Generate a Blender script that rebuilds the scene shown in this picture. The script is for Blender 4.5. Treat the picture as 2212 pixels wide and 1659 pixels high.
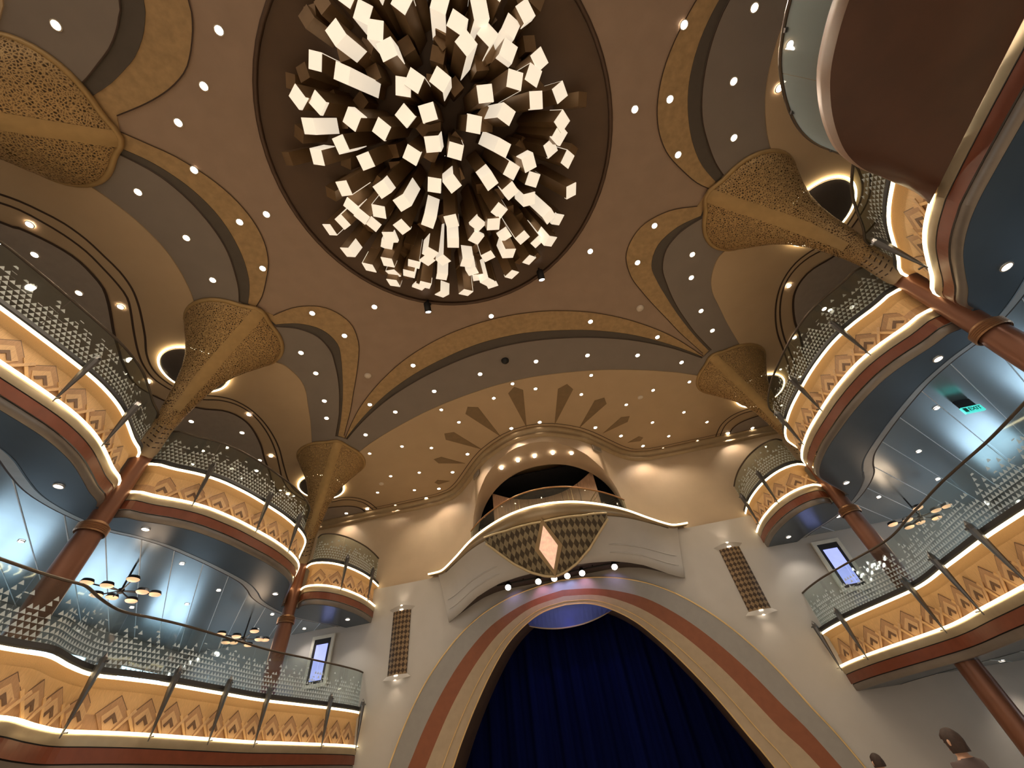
import bpy, bmesh, math, random
from mathutils import Vector, Matrix
random.seed(7)
scene = bpy.context.scene
for o in list(bpy.data.objects): bpy.data.objects.remove(o)
COL = scene.collection
PI = math.pi
# ------------------------------------------------------------------ camera (an ultra-wide phone lens looking up at the hall)
EYE = 1.6                       # eye height above the hall floor; heights below are given above the eye, Z() adds it
def Z(z): return z + EYE
def make_camera():
    el, ro, ya = .8015, -.1497, -.1087
    d = Vector((math.sin(ya)*math.cos(el), math.cos(ya)*math.cos(el), math.sin(el)))
    r = Vector((math.cos(ya), -math.sin(ya), 0)); u = r.cross(d)
    c, s = math.cos(ro), math.sin(ro)
    r2 = c*r + s*u; u2 = -s*r + c*u
    cam = bpy.data.cameras.new('camera'); cam.sensor_width = 36; cam.lens = 36*860.47/2212; cam.clip_start = .05
    o = bpy.data.objects.new('camera', cam); COL.objects.link(o)
    M = Matrix((r2, u2, -d)).transposed().to_4x4(); M.translation = (.88, 0, EYE)
    o.matrix_world = M; scene.camera = o
make_camera()
# ------------------------------------------------------------------ world, exposure
w = bpy.data.worlds.new('world'); scene.world = w; w.use_nodes = True
w.node_tree.nodes['Background'].inputs[0].default_value = (1, .86, .70, 1)
w.node_tree.nodes['Background'].inputs[1].default_value = .85
scene.view_settings.view_transform = 'Standard'; scene.view_settings.look = 'None'
scene.view_settings.gamma = 1; scene.view_settings.use_curve_mapping = False
scene.view_settings.exposure = 0.12
scene.cycles.max_bounces = 6; scene.cycles.diffuse_bounces = 4; scene.cycles.glossy_bounces = 3; scene.cycles.transmission_bounces = 3
scene.cycles.transparent_max_bounces = 10; scene.cycles.caustics_reflective = False; scene.cycles.caustics_refractive = False; scene.cycles.sample_clamp_indirect = 4
scene.cycles.use_light_tree = False; scene.cycles.use_adaptive_sampling = True; scene.cycles.adaptive_threshold = .04; scene.cycles.use_denoising = True
WARM = (1, .82, .60); COOL = (.55, .82, 1)
def lamp(kind, loc, power, color, parent=None, target=None, size=.1, angle=100, blend=.6):
    l = bpy.data.lights.new('lamp', kind); l.energy = power; l.color = color
    if kind in ('POINT', 'SPOT'): l.shadow_soft_size = size
    if kind == 'SPOT': l.spot_size = math.radians(angle); l.spot_blend = blend
    o = bpy.data.objects.new('lamp', l); COL.objects.link(o); o.location = loc
    if target is not None: o.rotation_euler = (Vector(target)-Vector(loc)).to_track_quat('-Z', 'Y').to_euler()
    if parent is not None:
        o.parent = parent; o.matrix_parent_inverse = Matrix.Translation(-parent.location)
    return o
# ------------------------------------------------------------------ materials
MATS = {}
def mat(name, col, rough=.6, metal=0, emit=0, ecol=None, var=.06, scale=6, bump=0, bscale=80, stretch=None, coat=0, alpha=None):
    if name in MATS: return MATS[name]
    m = bpy.data.materials.new(name); m.use_nodes = True; nt = m.node_tree; n = nt.nodes; L = nt.links
    b = n['Principled BSDF']; b.inputs['Roughness'].default_value = rough; b.inputs['Metallic'].default_value = metal
    b.inputs['Base Color'].default_value = (*col, 1); b.inputs['Coat Weight'].default_value = coat
    tc = n.new('ShaderNodeTexCoord'); mp = n.new('ShaderNodeMapping'); L.new(tc.outputs['Object'], mp.inputs[0])
    if stretch: mp.inputs['Scale'].default_value = stretch
    if var:
        no = n.new('ShaderNodeTexNoise'); no.inputs['Scale'].default_value = scale; no.inputs['Detail'].default_value = 6
        L.new(mp.outputs[0], no.inputs['Vector'])
        cr = n.new('ShaderNodeValToRGB'); cr.color_ramp.elements[0].position = .3; cr.color_ramp.elements[1].position = .7
        cr.color_ramp.elements[0].color = (*[max(0, c*(1-var)) for c in col], 1); cr.color_ramp.elements[1].color = (*[min(1, c*(1+var)) for c in col], 1)
        L.new(no.outputs['Fac'], cr.inputs[0]); L.new(cr.outputs[0], b.inputs['Base Color'])
    if bump:
        nb = n.new('ShaderNodeTexNoise'); nb.inputs['Scale'].default_value = bscale; L.new(mp.outputs[0], nb.inputs['Vector'])
        bp = n.new('ShaderNodeBump'); bp.inputs['Strength'].default_value = bump; bp.inputs['Distance'].default_value = .01
        L.new(nb.outputs['Fac'], bp.inputs['Height']); L.new(bp.outputs[0], b.inputs['Normal'])
    if emit:
        b.inputs['Emission Color'].default_value = (*(ecol or col), 1); b.inputs['Emission Strength'].default_value = emit
    MATS[name] = m; return m
BROWN = mat('ceiling_brown', (.35, .245, .18), .7, var=.05, scale=3, bump=.15, bscale=120)
GOLD = mat('ceiling_gold', (.40, .26, .125), .6, var=.14, scale=9, bump=.1)
DARK = mat('ceiling_dark_band', (.085, .068, .055), .6, var=.05)
GREY = mat('ceiling_grey_band', (.23, .19, .165), .6, var=.04, scale=2)
BEIGE = mat('ceiling_beige', (.50, .36, .225), .6, var=.03, scale=2)
PANELG = mat('balcony_ceiling_panel', (.36, .30, .26), .55, var=.05)
GROOVE = mat('groove_brown', (.05, .026, .016), .7)
WALL = mat('wall_beige', (.52, .40, .28), .55, var=.04, scale=2)
WALLW = mat('wall_pale_plaster', (.50, .475, .45), .5, var=.03, scale=2)
COPPER = mat('column_copper', (.20, .085, .05), .34, .4, var=.12, scale=3, stretch=(1, 1, .15))
BRONZE = mat('bronze', (.30, .20, .09), .4, .6, var=.1)
CHAMP = mat('champagne_band', (.42, .34, .23), .35, .55, var=.05)
REDBR = mat('red_brown_band', (.16, .045, .022), .35, .1, var=.1)
GREYM = mat('grey_metal_band', (.24, .21, .19), .35, .5, var=.05)
BLACK = mat('black_gap', (.012, .011, .012), .6, var=0)
SOFFIT = mat('soffit_dark_blue_sheen', (.06, .08, .105), .28, .25, var=.08, scale=1.5)  # blue of the reflected stage and corridor lights is put into this colour
CORR = mat('corridor_ceiling_metal', (.36, .41, .44), .26, .7, var=.08, scale=1.2, stretch=(1, .25, 1))
CORRB = mat('corridor_ceiling_backing', (.75, .8, .84), .5)
LEDM = mat('led_warm', (1, .93, .70), .5, emit=4.2, ecol=(1, .80, .46), var=0)
LEDH = mat('led_halo', (1, .93, .70), .5, emit=9, ecol=(1, .80, .46), var=0)
LIGHTM = mat('downlight_lens', (1, 1, 1), .5, emit=26, ecol=(1, .86, .66), var=0)
LIGHTC = mat('downlight_lens_cool', (1, 1, 1), .5, emit=18, ecol=(1, .92, .82), var=0)
LIGHTM.cycles.emission_sampling = 'NONE'; LIGHTC.cycles.emission_sampling = 'NONE'   # the spot lamps behind them do the lighting
TRIMW = mat('downlight_trim', (.55, .47, .38), .4, var=0)
STEEL = mat('spike_dark_steel', (.12, .115, .115), .3, .8, var=.08)
WOODL = mat('wood_panel_light', (.66, .41, .19), .5, var=.16, scale=30, stretch=(8, 8, .4), bump=.08)
WOODM = mat('wood_panel_mid', (.43, .25, .13), .5, var=.2, scale=30, stretch=(8, 8, .5), bump=.08)
WOODD = mat('wood_inlay_dark', (.15, .085, .05), .5, var=.15, scale=20)
WOODS = mat('wood_strap', (.60, .38, .20), .5, var=.16, scale=30, stretch=(8, 8, .5))
RAILM = mat('handrail_bronze', (.11, .085, .065), .35, .6, var=.05)
CHDISC = mat('chandelier_canopy', (.10, .055, .028), .5, .1, var=.1, scale=2)
PEND = mat('pendant_bronze', (.24, .145, .07), .38, .35, var=.15, scale=3)
DIFF = mat('pendant_diffuser', (.9, .84, .72), .5, emit=.62, ecol=(1, .87, .69), var=.03)
DOME = mat('dome_dark_metal', (.15, .12, .10), .35, .5, var=.05)
# ------------------------------------------------------------------ geometry helpers
def obj(name, verts, faces, m, parent=None, smooth=False, uv=None, data=None):
    if data is None:
        me = bpy.data.meshes.new(name); me.from_pydata([tuple(v) for v in verts], [], faces)
        bm = bmesh.new(); bm.from_mesh(me); bmesh.ops.recalc_face_normals(bm, faces=bm.faces); bm.to_mesh(me); bm.free()
        me.materials.append(m)
        if smooth:
            for p in me.polygons: p.use_smooth = True
    else: me = data
    o = bpy.data.objects.new(name, me); COL.objects.link(o)
    if parent is not None:
        o.parent = parent; o.matrix_parent_inverse = Matrix.Translation(-root_loc(parent))
    return o
def root_loc(p):
    return Vector((0, 0, 0)) if p.parent else Vector(p.location)      # parts are modelled in world space
def thing(name, label, cat, loc=(0, 0, 0), group=None):
    o = bpy.data.objects.new(name, None); COL.objects.link(o); o.location = loc; o.empty_display_size = .1
    return tag(o, label, cat, group)
def tag(o, label, cat, group=None):
    o['label'] = label; o['category'] = cat
    if group: o['group'] = group
    return o
def struct(o, label=None):
    o['kind'] = 'structure'
    if label: o['label'] = label
    return o
def box(c, s, rot=None):
    V = [Vector((x*s[0]/2, y*s[1]/2, z*s[2]/2)) for x in (-1, 1) for y in (-1, 1) for z in (-1, 1)]
    if rot is not None: V = [rot @ v for v in V]
    c = Vector(c)
    return [v+c for v in V], [(0, 1, 3, 2), (4, 6, 7, 5), (0, 4, 5, 1), (2, 3, 7, 6), (0, 2, 6, 4), (1, 5, 7, 3)]
def join(*parts):
    V = []; F = []
    for v, f in parts:
        b = len(V); V += list(v); F += [tuple(i+b for i in q) for q in f]
    return V, F
def cr(P, step=.12, closed=False):
    P = [Vector(p) for p in P]; out = []; n = len(P)
    for i in range(n-1):
        a = P[max(i-1, 0)]; b = P[i]; c = P[i+1]; d = P[min(i+2, n-1)]
        k = max(2, int((c-b).length/step))
        for j in range(k):
            t = j/k
            out.append(.5*((2*b)+(c-a)*t+(2*a-5*b+4*c-d)*t*t+(3*b-a-3*c+d)*t**3))
    out.append(P[-1]); return out
def resample(P, step):
    d = [0]
    for a, b in zip(P, P[1:]): d.append(d[-1]+(b-a).length)
    n = max(2, round(d[-1]/step)); out = []; j = 0
    for i in range(n+1):
        s = d[-1]*i/n
        while j < len(d)-2 and d[j+1] < s: j += 1
        t = (s-d[j])/max(1e-9, d[j+1]-d[j]); out.append(P[j].lerp(P[j+1], min(1, max(0, t))))
    return out
def normals2(P):
    N = []
    for i in range(len(P)):
        t = P[min(i+1, len(P)-1)]-P[max(i-1, 0)]; t = Vector((t[0], t[1])); t.normalize(); N.append(Vector((-t[1], t[0])))
    return N
def offset2(P, d):
    return [Vector((p[0], p[1]))+n*d for p, n in zip(P, normals2(P))]
def loft(rings, closed=False, cap=False):
    m = len(rings[0]); V = [v for r in rings for v in r]; F = []
    for i in range(len(rings)-1):
        for j in range(m if closed else m-1):
            k = (j+1) % m; F.append((i*m+j, i*m+k, (i+1)*m+k, (i+1)*m+j))
    if cap: F.append(tuple(range(m))); F.append(tuple((len(rings)-1)*m+j for j in range(m)))
    return V, F
def strip(P, prof, sg=1):
    """sweep a (distance outwards, height) profile along a plan curve"""
    N = normals2(P)
    return loft([[Vector((sg*(p[0]+n[0]*d), p[1]+n[1]*d, Z(z))) for d, z in prof] for p, n in zip(P, N)])
def tube(path, r, n=8, closed=False):
    path = [Vector(p) for p in path]; rings = []
    m = len(path)
    for i, p in enumerate(path):
        t = (path[(i+1) % m]-path[i-1]) if closed else path[min(i+1, m-1)]-path[max(i-1, 0)]
        t.normalize(); a = t.cross(Vector((0, 0, 1)))
        if a.length < 1e-3: a = Vector((1, 0, 0))
        a.normalize(); b = a.cross(t)
        rr = r[i] if isinstance(r, (list, tuple)) else r
        rings.append([p+(a*math.cos(2*PI*k/n)+b*math.sin(2*PI*k/n))*rr for k in range(n)])
    if closed:
        rings.append(rings[0]); return loft(rings, True)
    return loft(rings, True, True)
def plate(poly, z, th):
    n = len(poly); V = [Vector((p[0], p[1], z)) for p in poly]+[Vector((p[0], p[1], z+th)) for p in poly]
    F = [tuple(range(n)), tuple(range(2*n-1, n-1, -1))]+[(i, (i+1) % n, n+(i+1) % n, n+i) for i in range(n)]
    return V, F
def lathe(prof, c, n=32):
    c = Vector(c)
    return loft([[c+Vector((r*math.cos(2*PI*k/n), r*math.sin(2*PI*k/n), z)) for k in range(n)] for r, z in prof], True)
def mir(P): return [Vector((-p[0], *p[1:])) for p in P]
def poly_prism(pts, n0, n1, M):
    """flat outline in local (u, v), thickness along local normal n0..n1, placed by matrix M with columns (u, n, v)"""
    k = len(pts); V = [M @ Vector((u, n0, v)) for u, v in pts]+[M @ Vector((u, n1, v)) for u, v in pts]
    return V, [tuple(range(k)), tuple(range(2*k-1, k-1, -1))]+[(i, (i+1) % k, k+(i+1) % k, k+i) for i in range(k)]
CZ = Z(8.8)
# ================================================================== THE SETTING
floor = struct(obj('floor', *box((0, 4, -.1), (40, 40, .2)), mat('floor_stone', (.56, .49, .41), .5, var=.1, scale=2)), 'pale beige stone floor of the hall')
# ---- ceiling: stepped plates, each laid under the one before
YC, RC = 2.09, 3.284
AB = dict(gold=[[-5.18, 4.35], [-4.52, 4.29], [-3.89, 4.5], [-3.55, 5.05], [-3.64, 5.7], [-3.95, 6.29], [-4.31, 6.86], [-4.68, 7.41], [-5.05, 7.97], [-5.45, 8.51], [-5.84, 9.03]],
    dark=[[-5.28, 4.6], [-4.75, 4.73], [-4.31, 5.06], [-4.17, 5.58], [-4.35, 6.11], [-4.59, 6.61], [-4.84, 7.1], [-5.11, 7.58], [-5.4, 8.06], [-5.7, 8.52], [-6.02, 8.98]],
    grey=[[-5.3, 4.64], [-4.83, 4.85], [-4.51, 5.21], [-4.44, 5.72], [-4.58, 6.22], [-4.76, 6.7], [-4.98, 7.17], [-5.23, 7.63], [-5.49, 8.08], [-5.78, 8.51], [-6.08, 8.94]],
    beige=[[-6.14, 5.52], [-5.85, 5.75], [-5.74, 6.12], [-5.74, 6.5], [-5.85, 6.88], [-6.02, 7.23], [-6.19, 7.58], [-6.36, 7.93], [-6.54, 8.27], [-6.73, 8.62], [-6.92, 8.96]])
EA = dict(gold=[[-5.35, .3], [-5.0, .62], [-4.75, .86], [-4.45, 1.28], [-4.27, 1.68], [-4.19, 2.08], [-4.2, 2.45], [-4.29, 2.8], [-4.47, 3.14], [-4.78, 3.5], [-5.1, 3.82], [-5.42, 4.04]],
    dark=[[-5.62, .46], [-5.3, .75], [-5.09, 1.02], [-4.91, 1.35], [-4.8, 1.71], [-4.76, 2.07], [-4.8, 2.5], [-4.91, 2.93], [-5.09, 3.34], [-5.28, 3.62], [-5.52, 3.9]],
    grey=[[-5.7, .52], [-5.44, .8], [-5.24, 1.08], [-5.1, 1.44], [-5.03, 1.82], [-5.02, 2.25], [-5.09, 2.68], [-5.26, 3.12], [-5.45, 3.5], [-5.66, 3.8]],
    beige=[[-6.76, .55], [-6.6, .8], [-6.46, 1.1], [-6.32, 1.5], [-6.25, 1.88], [-6.23, 2.3], [-6.29, 2.7], [-6.42, 3.14], [-6.6, 3.54], [-6.78, 3.8]])
BDh = dict(gold=[[-5.88, 9.16], [-4.87, 8.08], [-3.82, 7.24], [-2.72, 6.6], [-1.62, 6.2], [-.7, 6.03], [0, 5.99]],
    dark=[[-5.86, 9.18], [-4.92, 8.44], [-3.78, 7.7], [-2.63, 7.17], [-1.57, 6.85], [-.7, 6.68], [0, 6.64]],
    grey=[[-5.83, 9.2], [-4.87, 8.5], [-3.71, 7.84], [-2.55, 7.38], [-1.5, 7.1], [-.7, 6.97], [0, 6.93]],
    beige=[[-5.84, 9.97], [-5.08, 9.57], [-4.05, 9.14], [-2.82, 8.73], [-1.7, 8.48], [-.7, 8.34], [0, 8.31]])
E0 = dict(gold=[[-5.2, .1], [-4.6, .06], [-4.11, -.02], [-3.72, -.15], [-3.5, -.29], [-3.3, -.47], [-3.13, -.66], [-3.01, -.88], [-2.95, -1.3], [-3.05, -2], [-3.6, -3.1], [-5.8, -5.6]],
    dark=[[-5.6, -.15], [-5.3, -.22], [-4.91, -.29], [-4.57, -.39], [-4.28, -.49], [-4.0, -.65], [-3.8, -.81], [-3.62, -1.02], [-3.52, -1.4], [-3.62, -2.1], [-4.2, -3.2], [-6, -5.5]],
    grey=[[-5.65, -.3], [-5.38, -.38], [-5.19, -.43], [-4.85, -.55], [-4.55, -.66], [-4.29, -.8], [-4.11, -.93], [-3.94, -1.09], [-3.84, -1.5], [-3.95, -2.2], [-4.45, -3.2], [-6.1, -5.4]],
    beige=[[-6.9, -.9], [-6.3, -1.0], [-5.84, -1.21], [-5.62, -1.33], [-5.45, -1.45], [-5.3, -1.8], [-5.4, -2.5], [-6, -3.5], [-7, -5.2]])
XO = -13.2
ceiling = bpy.data.objects.new('ceiling', None); COL.objects.link(ceiling); ceiling.location = (0, 0, CZ); struct(ceiling, 'stepped ceiling of the hall with scalloped brown, gold, grey and beige bands')
half = [Vector((0, 19))]+[Vector((0, YC+RC))]+[Vector((-RC*math.sin(a), YC+RC*math.cos(a))) for a in [PI*i/48 for i in range(1, 48)]]+[Vector((0, YC-RC)), Vector((0, -9)), Vector((XO, -9)), Vector((XO, 19))]
for sg in (1, -1):
    f = (lambda P: P) if sg == 1 else mir
    obj('ceiling_field', *plate(f(half), CZ+.02, .15), BROWN, ceiling)
    for k, (name, m, z) in dict(gold=('gold_band', GOLD, 0), dark=('dark_band', DARK, -.012), grey=('grey_band', GREY, -.035), beige=('beige_panel', BEIGE, -.06)).items():
        P = [Vector((0, 19))]+list(reversed(cr(BDh[k])))+list(reversed(cr(AB[k])))+list(reversed(cr(EA[k])))+cr(E0[k])+[Vector((E0[k][-1][0], -9)), Vector((XO, -9)), Vector((XO, 19))]
        obj(name, *plate(f(P), CZ+z, .03), m, ceiling)
        if k in ('gold', 'grey'):          # narrow shadow joint along the edge
            for C in (BDh[k], AB[k], EA[k], E0[k]):
                Q = cr(C); obj('edge_joint', *strip(f(Q), [(-.008, 8.8+z-.002), (.012, 8.8+z-.002)]) if sg == 1 else strip(f(Q), [(-.012, 8.8+z-.002), (.008, 8.8+z-.002)]), GROOVE, ceiling)
    g3 = [(-9.4, -.2), (-8.65, 1.02), (-8.42, 1.23), (-8.23, 1.49), (-8.07, 1.79), (-8.0, 2.08), (-8.02, 2.39), (-8.09, 2.7), (-8.28, 3.0), (-8.54, 3.33), (-8.86, 3.72), (-9.16, 4.14), (-9.5, 4.65), (-9.75, 5.3), (-9.5, 6.05), (-9.11, 6.35), (-8.81, 6.59), (-8.42, 6.79), (-8.21, 7.04), (-8.12, 7.41), (-8.18, 7.85), (-8.41, 8.52), (-8.75, 9.2), (-9.04, 9.87), (-9.35, 10.5), (-9.6, 11.3)]
    P = cr(g3); obj('balcony_ceiling', *plate(f(P+[Vector((XO, 11.3)), Vector((XO, -.2))]), CZ-.075, .02), PANELG, ceiling)
    g3b = [(-9.4, 12.9), (-8.67, 12.76), (-8.26, 12.79), (-7.71, 12.95), (-7.42, 13.22), (-7.36, 13.6), (-7.48, 13.99), (-8.06, 14.2), (-8.69, 14.39), (-9.4, 14.7)]
    P = cr(g3b); obj('balcony_ceiling', *plate(f(P+[Vector((XO, 14.7)), Vector((XO, 12.9))]), CZ-.075, .02), PANELG, ceiling)
    g1 = [(-8.6, .25), (-8.16, .63), (-7.94, .83), (-7.75, 1.08), (-7.58, 1.36), (-7.48, 1.72), (-7.46, 2.12), (-7.46, 2.47), (-7.55, 2.85), (-7.73, 3.2), (-7.96, 3.54), (-8.32, 4.02), (-8.71, 4.48), (-8.95, 4.92), (-9.0, 5.35), (-8.85, 5.85), (-8.45, 6.13), (-8.19, 6.25), (-7.89, 6.49), (-7.7, 6.9), (-7.66, 7.42), (-7.76, 8.08), (-8.0, 8.84), (-8.41, 9.71), (-8.8, 10.6), (-8.95, 11.3), (-8.75, 12.0), (-8.24, 12.25), (-7.7, 12.28), (-7.24, 12.47), (-6.95, 12.86), (-6.85, 13.38), (-6.84, 13.9)]
    g2 = [(-8.75, .4), (-8.31, .75), (-8.09, .96), (-7.93, 1.23), (-7.79, 1.54), (-7.7, 1.92), (-7.71, 2.33), (-7.75, 2.72), (-7.84, 3.04), (-8.08, 3.38), (-8.45, 3.84), (-8.82, 4.34), (-9.07, 4.78), (-9.19, 5.3), (-9.0, 5.95), (-8.66, 6.23), (-8.22, 6.41), (-7.93, 6.68), (-7.78, 7.08), (-7.79, 7.6), (-7.94, 8.27), (-8.23, 9.03), (-8.63, 9.83), (-8.95, 10.5), (-9.12, 11.3), (-8.9, 12.2), (-8.3, 12.42), (-7.75, 12.45), (-7.4, 12.6), (-7.12, 12.92), (-7.02, 13.4), (-7.0, 13.9)]
    for g, wd in ((g1, .024), (g2, .024)):
        obj('groove_line', *strip(f(cr(g)), [(-wd, 8.8-.0635), (wd, 8.8-.0635)]), GROOVE, ceiling)
    for g in (g3, g3b):
        obj('groove_line', *strip(f(cr(g)), [(-.03, 8.8-.077), (.03, 8.8-.077)]), GROOVE, ceiling)
RAYM = mat('sunray_brown', (.22, .145, .075), .6, var=.08)
rays = [((0, 10.6), (0, 8.55), .24), ((.95, 10.78), (1.61, 8.95), .25), ((1.77, 11.23), (2.73, 9.96), .24), ((2.57, 11.84), (3.55, 11.2), .20), ((3.46, 12.73), (4.04, 12.62), .16)]
for i, (tp, ou, wd) in enumerate(rays):
    for sg in ((1,) if i == 0 else (1, -1)):
        a = Vector((sg*tp[0], tp[1])); b = Vector((sg*ou[0], ou[1])); t = (b-a).normalized(); n = Vector((-t.y, t.x)); l = (b-a).length
        pts = [a, a+t*(l-.22*min(1, l))+n*wd, b, a+t*(l-.22*min(1, l))-n*wd]
        obj('sunray_blade', *plate(pts, CZ-.068, .012), RAYM, ceiling)
# ---- stage wall: straight at the sides, swelling forward like a bell round the niche
BELL = [(0, 10.8), (.4, 10.84), (.8, 10.97), (1.25, 11.22), (1.65, 11.5), (2.0, 11.85), (2.3, 12.2), (2.65, 12.63), (3.0, 13.05), (3.3, 13.34), (3.6, 13.55), (4.2, 13.72), (5, 13.75), (14, 13.75)]
def interp(T, x):
    x = abs(x)
    for (a, fa), (b, fb) in zip(T, T[1:]):
        if x <= b: return fa+(fb-fa)*(x-a)/(b-a)
    return T[-1][1]
def bell(x): return interp(BELL, x)
NICHE = [(0, 8.22), (.6, 8.2), (1.25, 8.08), (1.8, 7.85), (2.2, 7.5), (2.42, 7.1), (2.52, 6.8), (2.58, 6.2), (2.585, 5.2)]
XS = sorted(set([i*.1 for i in range(-26, 27)]+[-2.5, 2.5, 2.585, -2.585, 2.55, -2.55, 2.3, -2.3]+[s*(2.6+i*.15) for i in range(0, 14) for s in (1, -1)]+[s*v for v in (5, 6, 7, 8, 9, 10, 11, 12, 13) for s in (1, -1)]))
V = []; F = []
for i, x in enumerate(XS):
    zl = interp(NICHE, x) if abs(x) <= 2.585 else 5.2
    for k in range(5): V.append(Vector((x, bell(x), Z(zl+(8.8-zl)*k/4))))
for i in range(len(XS)-1):
    for k in range(4): F.append((i*5+k, i*5+k+1, i*5+5+k+1, i*5+5+k))
wall_stage = struct(obj('wall_front', V, F, WALL, smooth=True), 'beige stage wall swelling forward around an arched niche')
# cornice along the ceiling line
P = [Vector((x, bell(x))) for x in XS]; P = resample(P, .12)
obj('cornice', *strip(P, [(.0, 8.42), (-.10, 8.45), (-.12, 8.52), (-.05, 8.56), (-.16, 8.60), (-.19, 8.68), (-.19, 8.74), (0, 8.74)]), mat('cornice_gold', (.40, .29, .17), .45, .25), wall_stage, smooth=True)
obj('cornice_line', *strip(P, [(-.33, 8.8-.064), (-.30, 8.8-.064)]), GROOVE, wall_stage)
# ---- proscenium arch (bands), on the flat lower wall
YW = 13.65
ARO = [(0, 4.7), (1.0, 4.61), (1.9, 4.42), (2.75, 4.08), (3.5, 3.58), (4.2, 2.9), (4.72, 2.2), (5.1, 1.5), (5.4, .8), (5.72, .1), (6.3, -1.6)]
ORO = [(0, 4.43), (.9, 4.32), (1.7, 4.1), (2.5, 3.73), (3.28, 3.1), (3.9, 2.4), (4.42, 1.65), (4.83, .9), (5.2, .25), (6.0, -1.6)]
ORI = [(0, 4.26), (.9, 4.15), (1.55, 3.92), (2.3, 3.47), (3.05, 2.77), (3.68, 1.98), (4.15, 1.22), (4.55, .5), (4.95, -.1), (5.6, -1.6)]
INN = [(0, 4.06), (.7, 3.98), (1.33, 3.72), (1.95, 3.28), (2.5, 2.66), (3.0, 1.95), (3.45, 1.2), (3.8, .5), (4.1, -.1), (4.7, -1.6)]
def archcurve(T): 
    h = cr([Vector((x, z)) for x, z in T], .15); return [Vector((-p[0], p[1])) for p in reversed(h[1:])]+h
def band(T0, T1, y0, y1, n=80):
    a = resample(archcurve(T0), .1); b = resample(archcurve(T1), .1)
    def rs(P, n):
        d = [0]
        for u, v in zip(P, P[1:]): d.append(d[-1]+(v-u).length)
        out = []; j = 0
        for i in range(n+1):
            s = d[-1]*i/n
            while j < len(d)-2 and d[j+1] < s: j += 1
            t = (s-d[j])/(d[j+1]-d[j]); out.append(P[j].lerp(P[j+1], min(1, t)))
        return out
    a = rs(a, n); b = rs(b, n)
    return a, b, [[Vector((p[0], y0, Z(p[1]))), Vector((q[0], y1, Z(q[1])))] for p, q in zip(a, b)]
# lower stage wall around the arch
XL = [i*.25 for i in range(-56, 57)]; V = []; F = []
arcz = cr([Vector((x, z)) for x, z in ARO], .1)
def arz(x):
    return interp([(p[0], p[1]) for p in arcz], x)
for x in XL:
    zl = arz(x) if abs(x) < 6.3 else -1.6
    V += [Vector((x, YW, Z(zl))), Vector((x, YW, Z(max(zl, 3.0)+(5.6-max(zl, 3.0))*.5))), Vector((x, YW, Z(5.6)))]
for i in range(len(XL)-1): F += [(i*3, i*3+1, i*3+4, i*3+3), (i*3+1, i*3+2, i*3+5, i*3+4)]
obj('lower_wall', V, F, WALLW, wall_stage)
pro = thing('proscenium_arch', 'wide stage arch banded in silver grey, terracotta and beige around the curtain', 'arch', (0, YW, 0))
SILV = mat('arch_silver', (.31, .295, .28), .42, .2, var=.04); TERRA = mat('arch_terracotta', (.25, .08, .035), .55, var=.08); ABEI = mat('arch_beige', (.44, .345, .24), .5, var=.05); GLINE = mat('arch_gold_line', (.75, .55, .28), .35, .5)
_, _, r = band(ARO, ORO, YW-.10, YW-.02); obj('silver_band', *loft(r), SILV, pro, smooth=True)
_, _, r = band(ORO, ORI, YW-.02, YW+.03); obj('terracotta_band', *loft(r), TERRA, pro, smooth=True)
_, _, r = band(ORI, INN, YW+.03, YW+.18); obj('beige_band', *loft(r), ABEI, pro, smooth=True)
a, b, r = band(ARO, ORO, YW, YW); obj('outer_return', *loft([[Vector((p[0], YW-.10, Z(p[1]))), Vector((p[0], YW+.05, Z(p[1])))] for p in a]), SILV, pro)
for T, yy in ((ARO, YW-.10), (INN, YW+.18)):
    obj('gold_line', *tube([Vector((p[0], yy, Z(p[1]))) for p in resample(archcurve(T), .15)], .022, 6), GLINE, pro)
mid = [((p[0]*.38+q[0]*.62), (p[1]*.38+q[1]*.62)) for p, q in zip(*[[Vector(v) for v in T] for T in (ORI[:10], INN[:10])])]
obj('gold_line', *tube([Vector((p[0], YW+.11, Z(p[1]))) for p in resample(archcurve(mid), .15)], .014, 6), GLINE, pro)
# inner reveal, going back to the curtain
REV = mat('arch_reveal_dark', (.10, .065, .05), .6, var=.1)
a, b, r = band(INN, INN, YW, YW)
obj('reveal', *loft([[Vector((p[0], YW+.18, Z(p[1]))), Vector((p[0], YW+.9, Z(p[1]+.08))), Vector((p[0]*1.01, YW+1.80, Z(p[1]+.26)))] for p in a]), REV, pro)
LENSM = mat('stage_soffit_lit_blue', (.11, .17, .66), .5, var=.06, scale=3)  # the blue stage light on this soffit is put into its colour
lt = [(-1.42, 3.68), (-1.1, 3.84), (-.8, 3.94), (-.4, 4.02), (0, 4.05), (.4, 4.02), (.8, 3.94), (1.1, 3.84), (1.42, 3.68)]
lb = [(-1.42, 3.68), (-1.15, 3.57), (-.8, 3.47), (-.4, 3.40), (0, 3.38), (.4, 3.40), (.8, 3.47), (1.15, 3.57), (1.42, 3.68)]
obj('soffit_lens', *loft([[Vector((p[0], YW+.2, Z(p[1]))), Vector((q[0]*1.06, YW+.75, Z(q[1]*1.058)))] for p, q in zip(cr([Vector(v) for v in lt]), cr([Vector(v) for v in lb]))]), LENSM, pro)
obj('soffit_lens_rim', *tube([Vector((q[0]*1.06, YW+.75, Z(q[1]*1.058))) for q in cr([Vector(v) for v in lb])], .025, 6), ABEI, pro)
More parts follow.
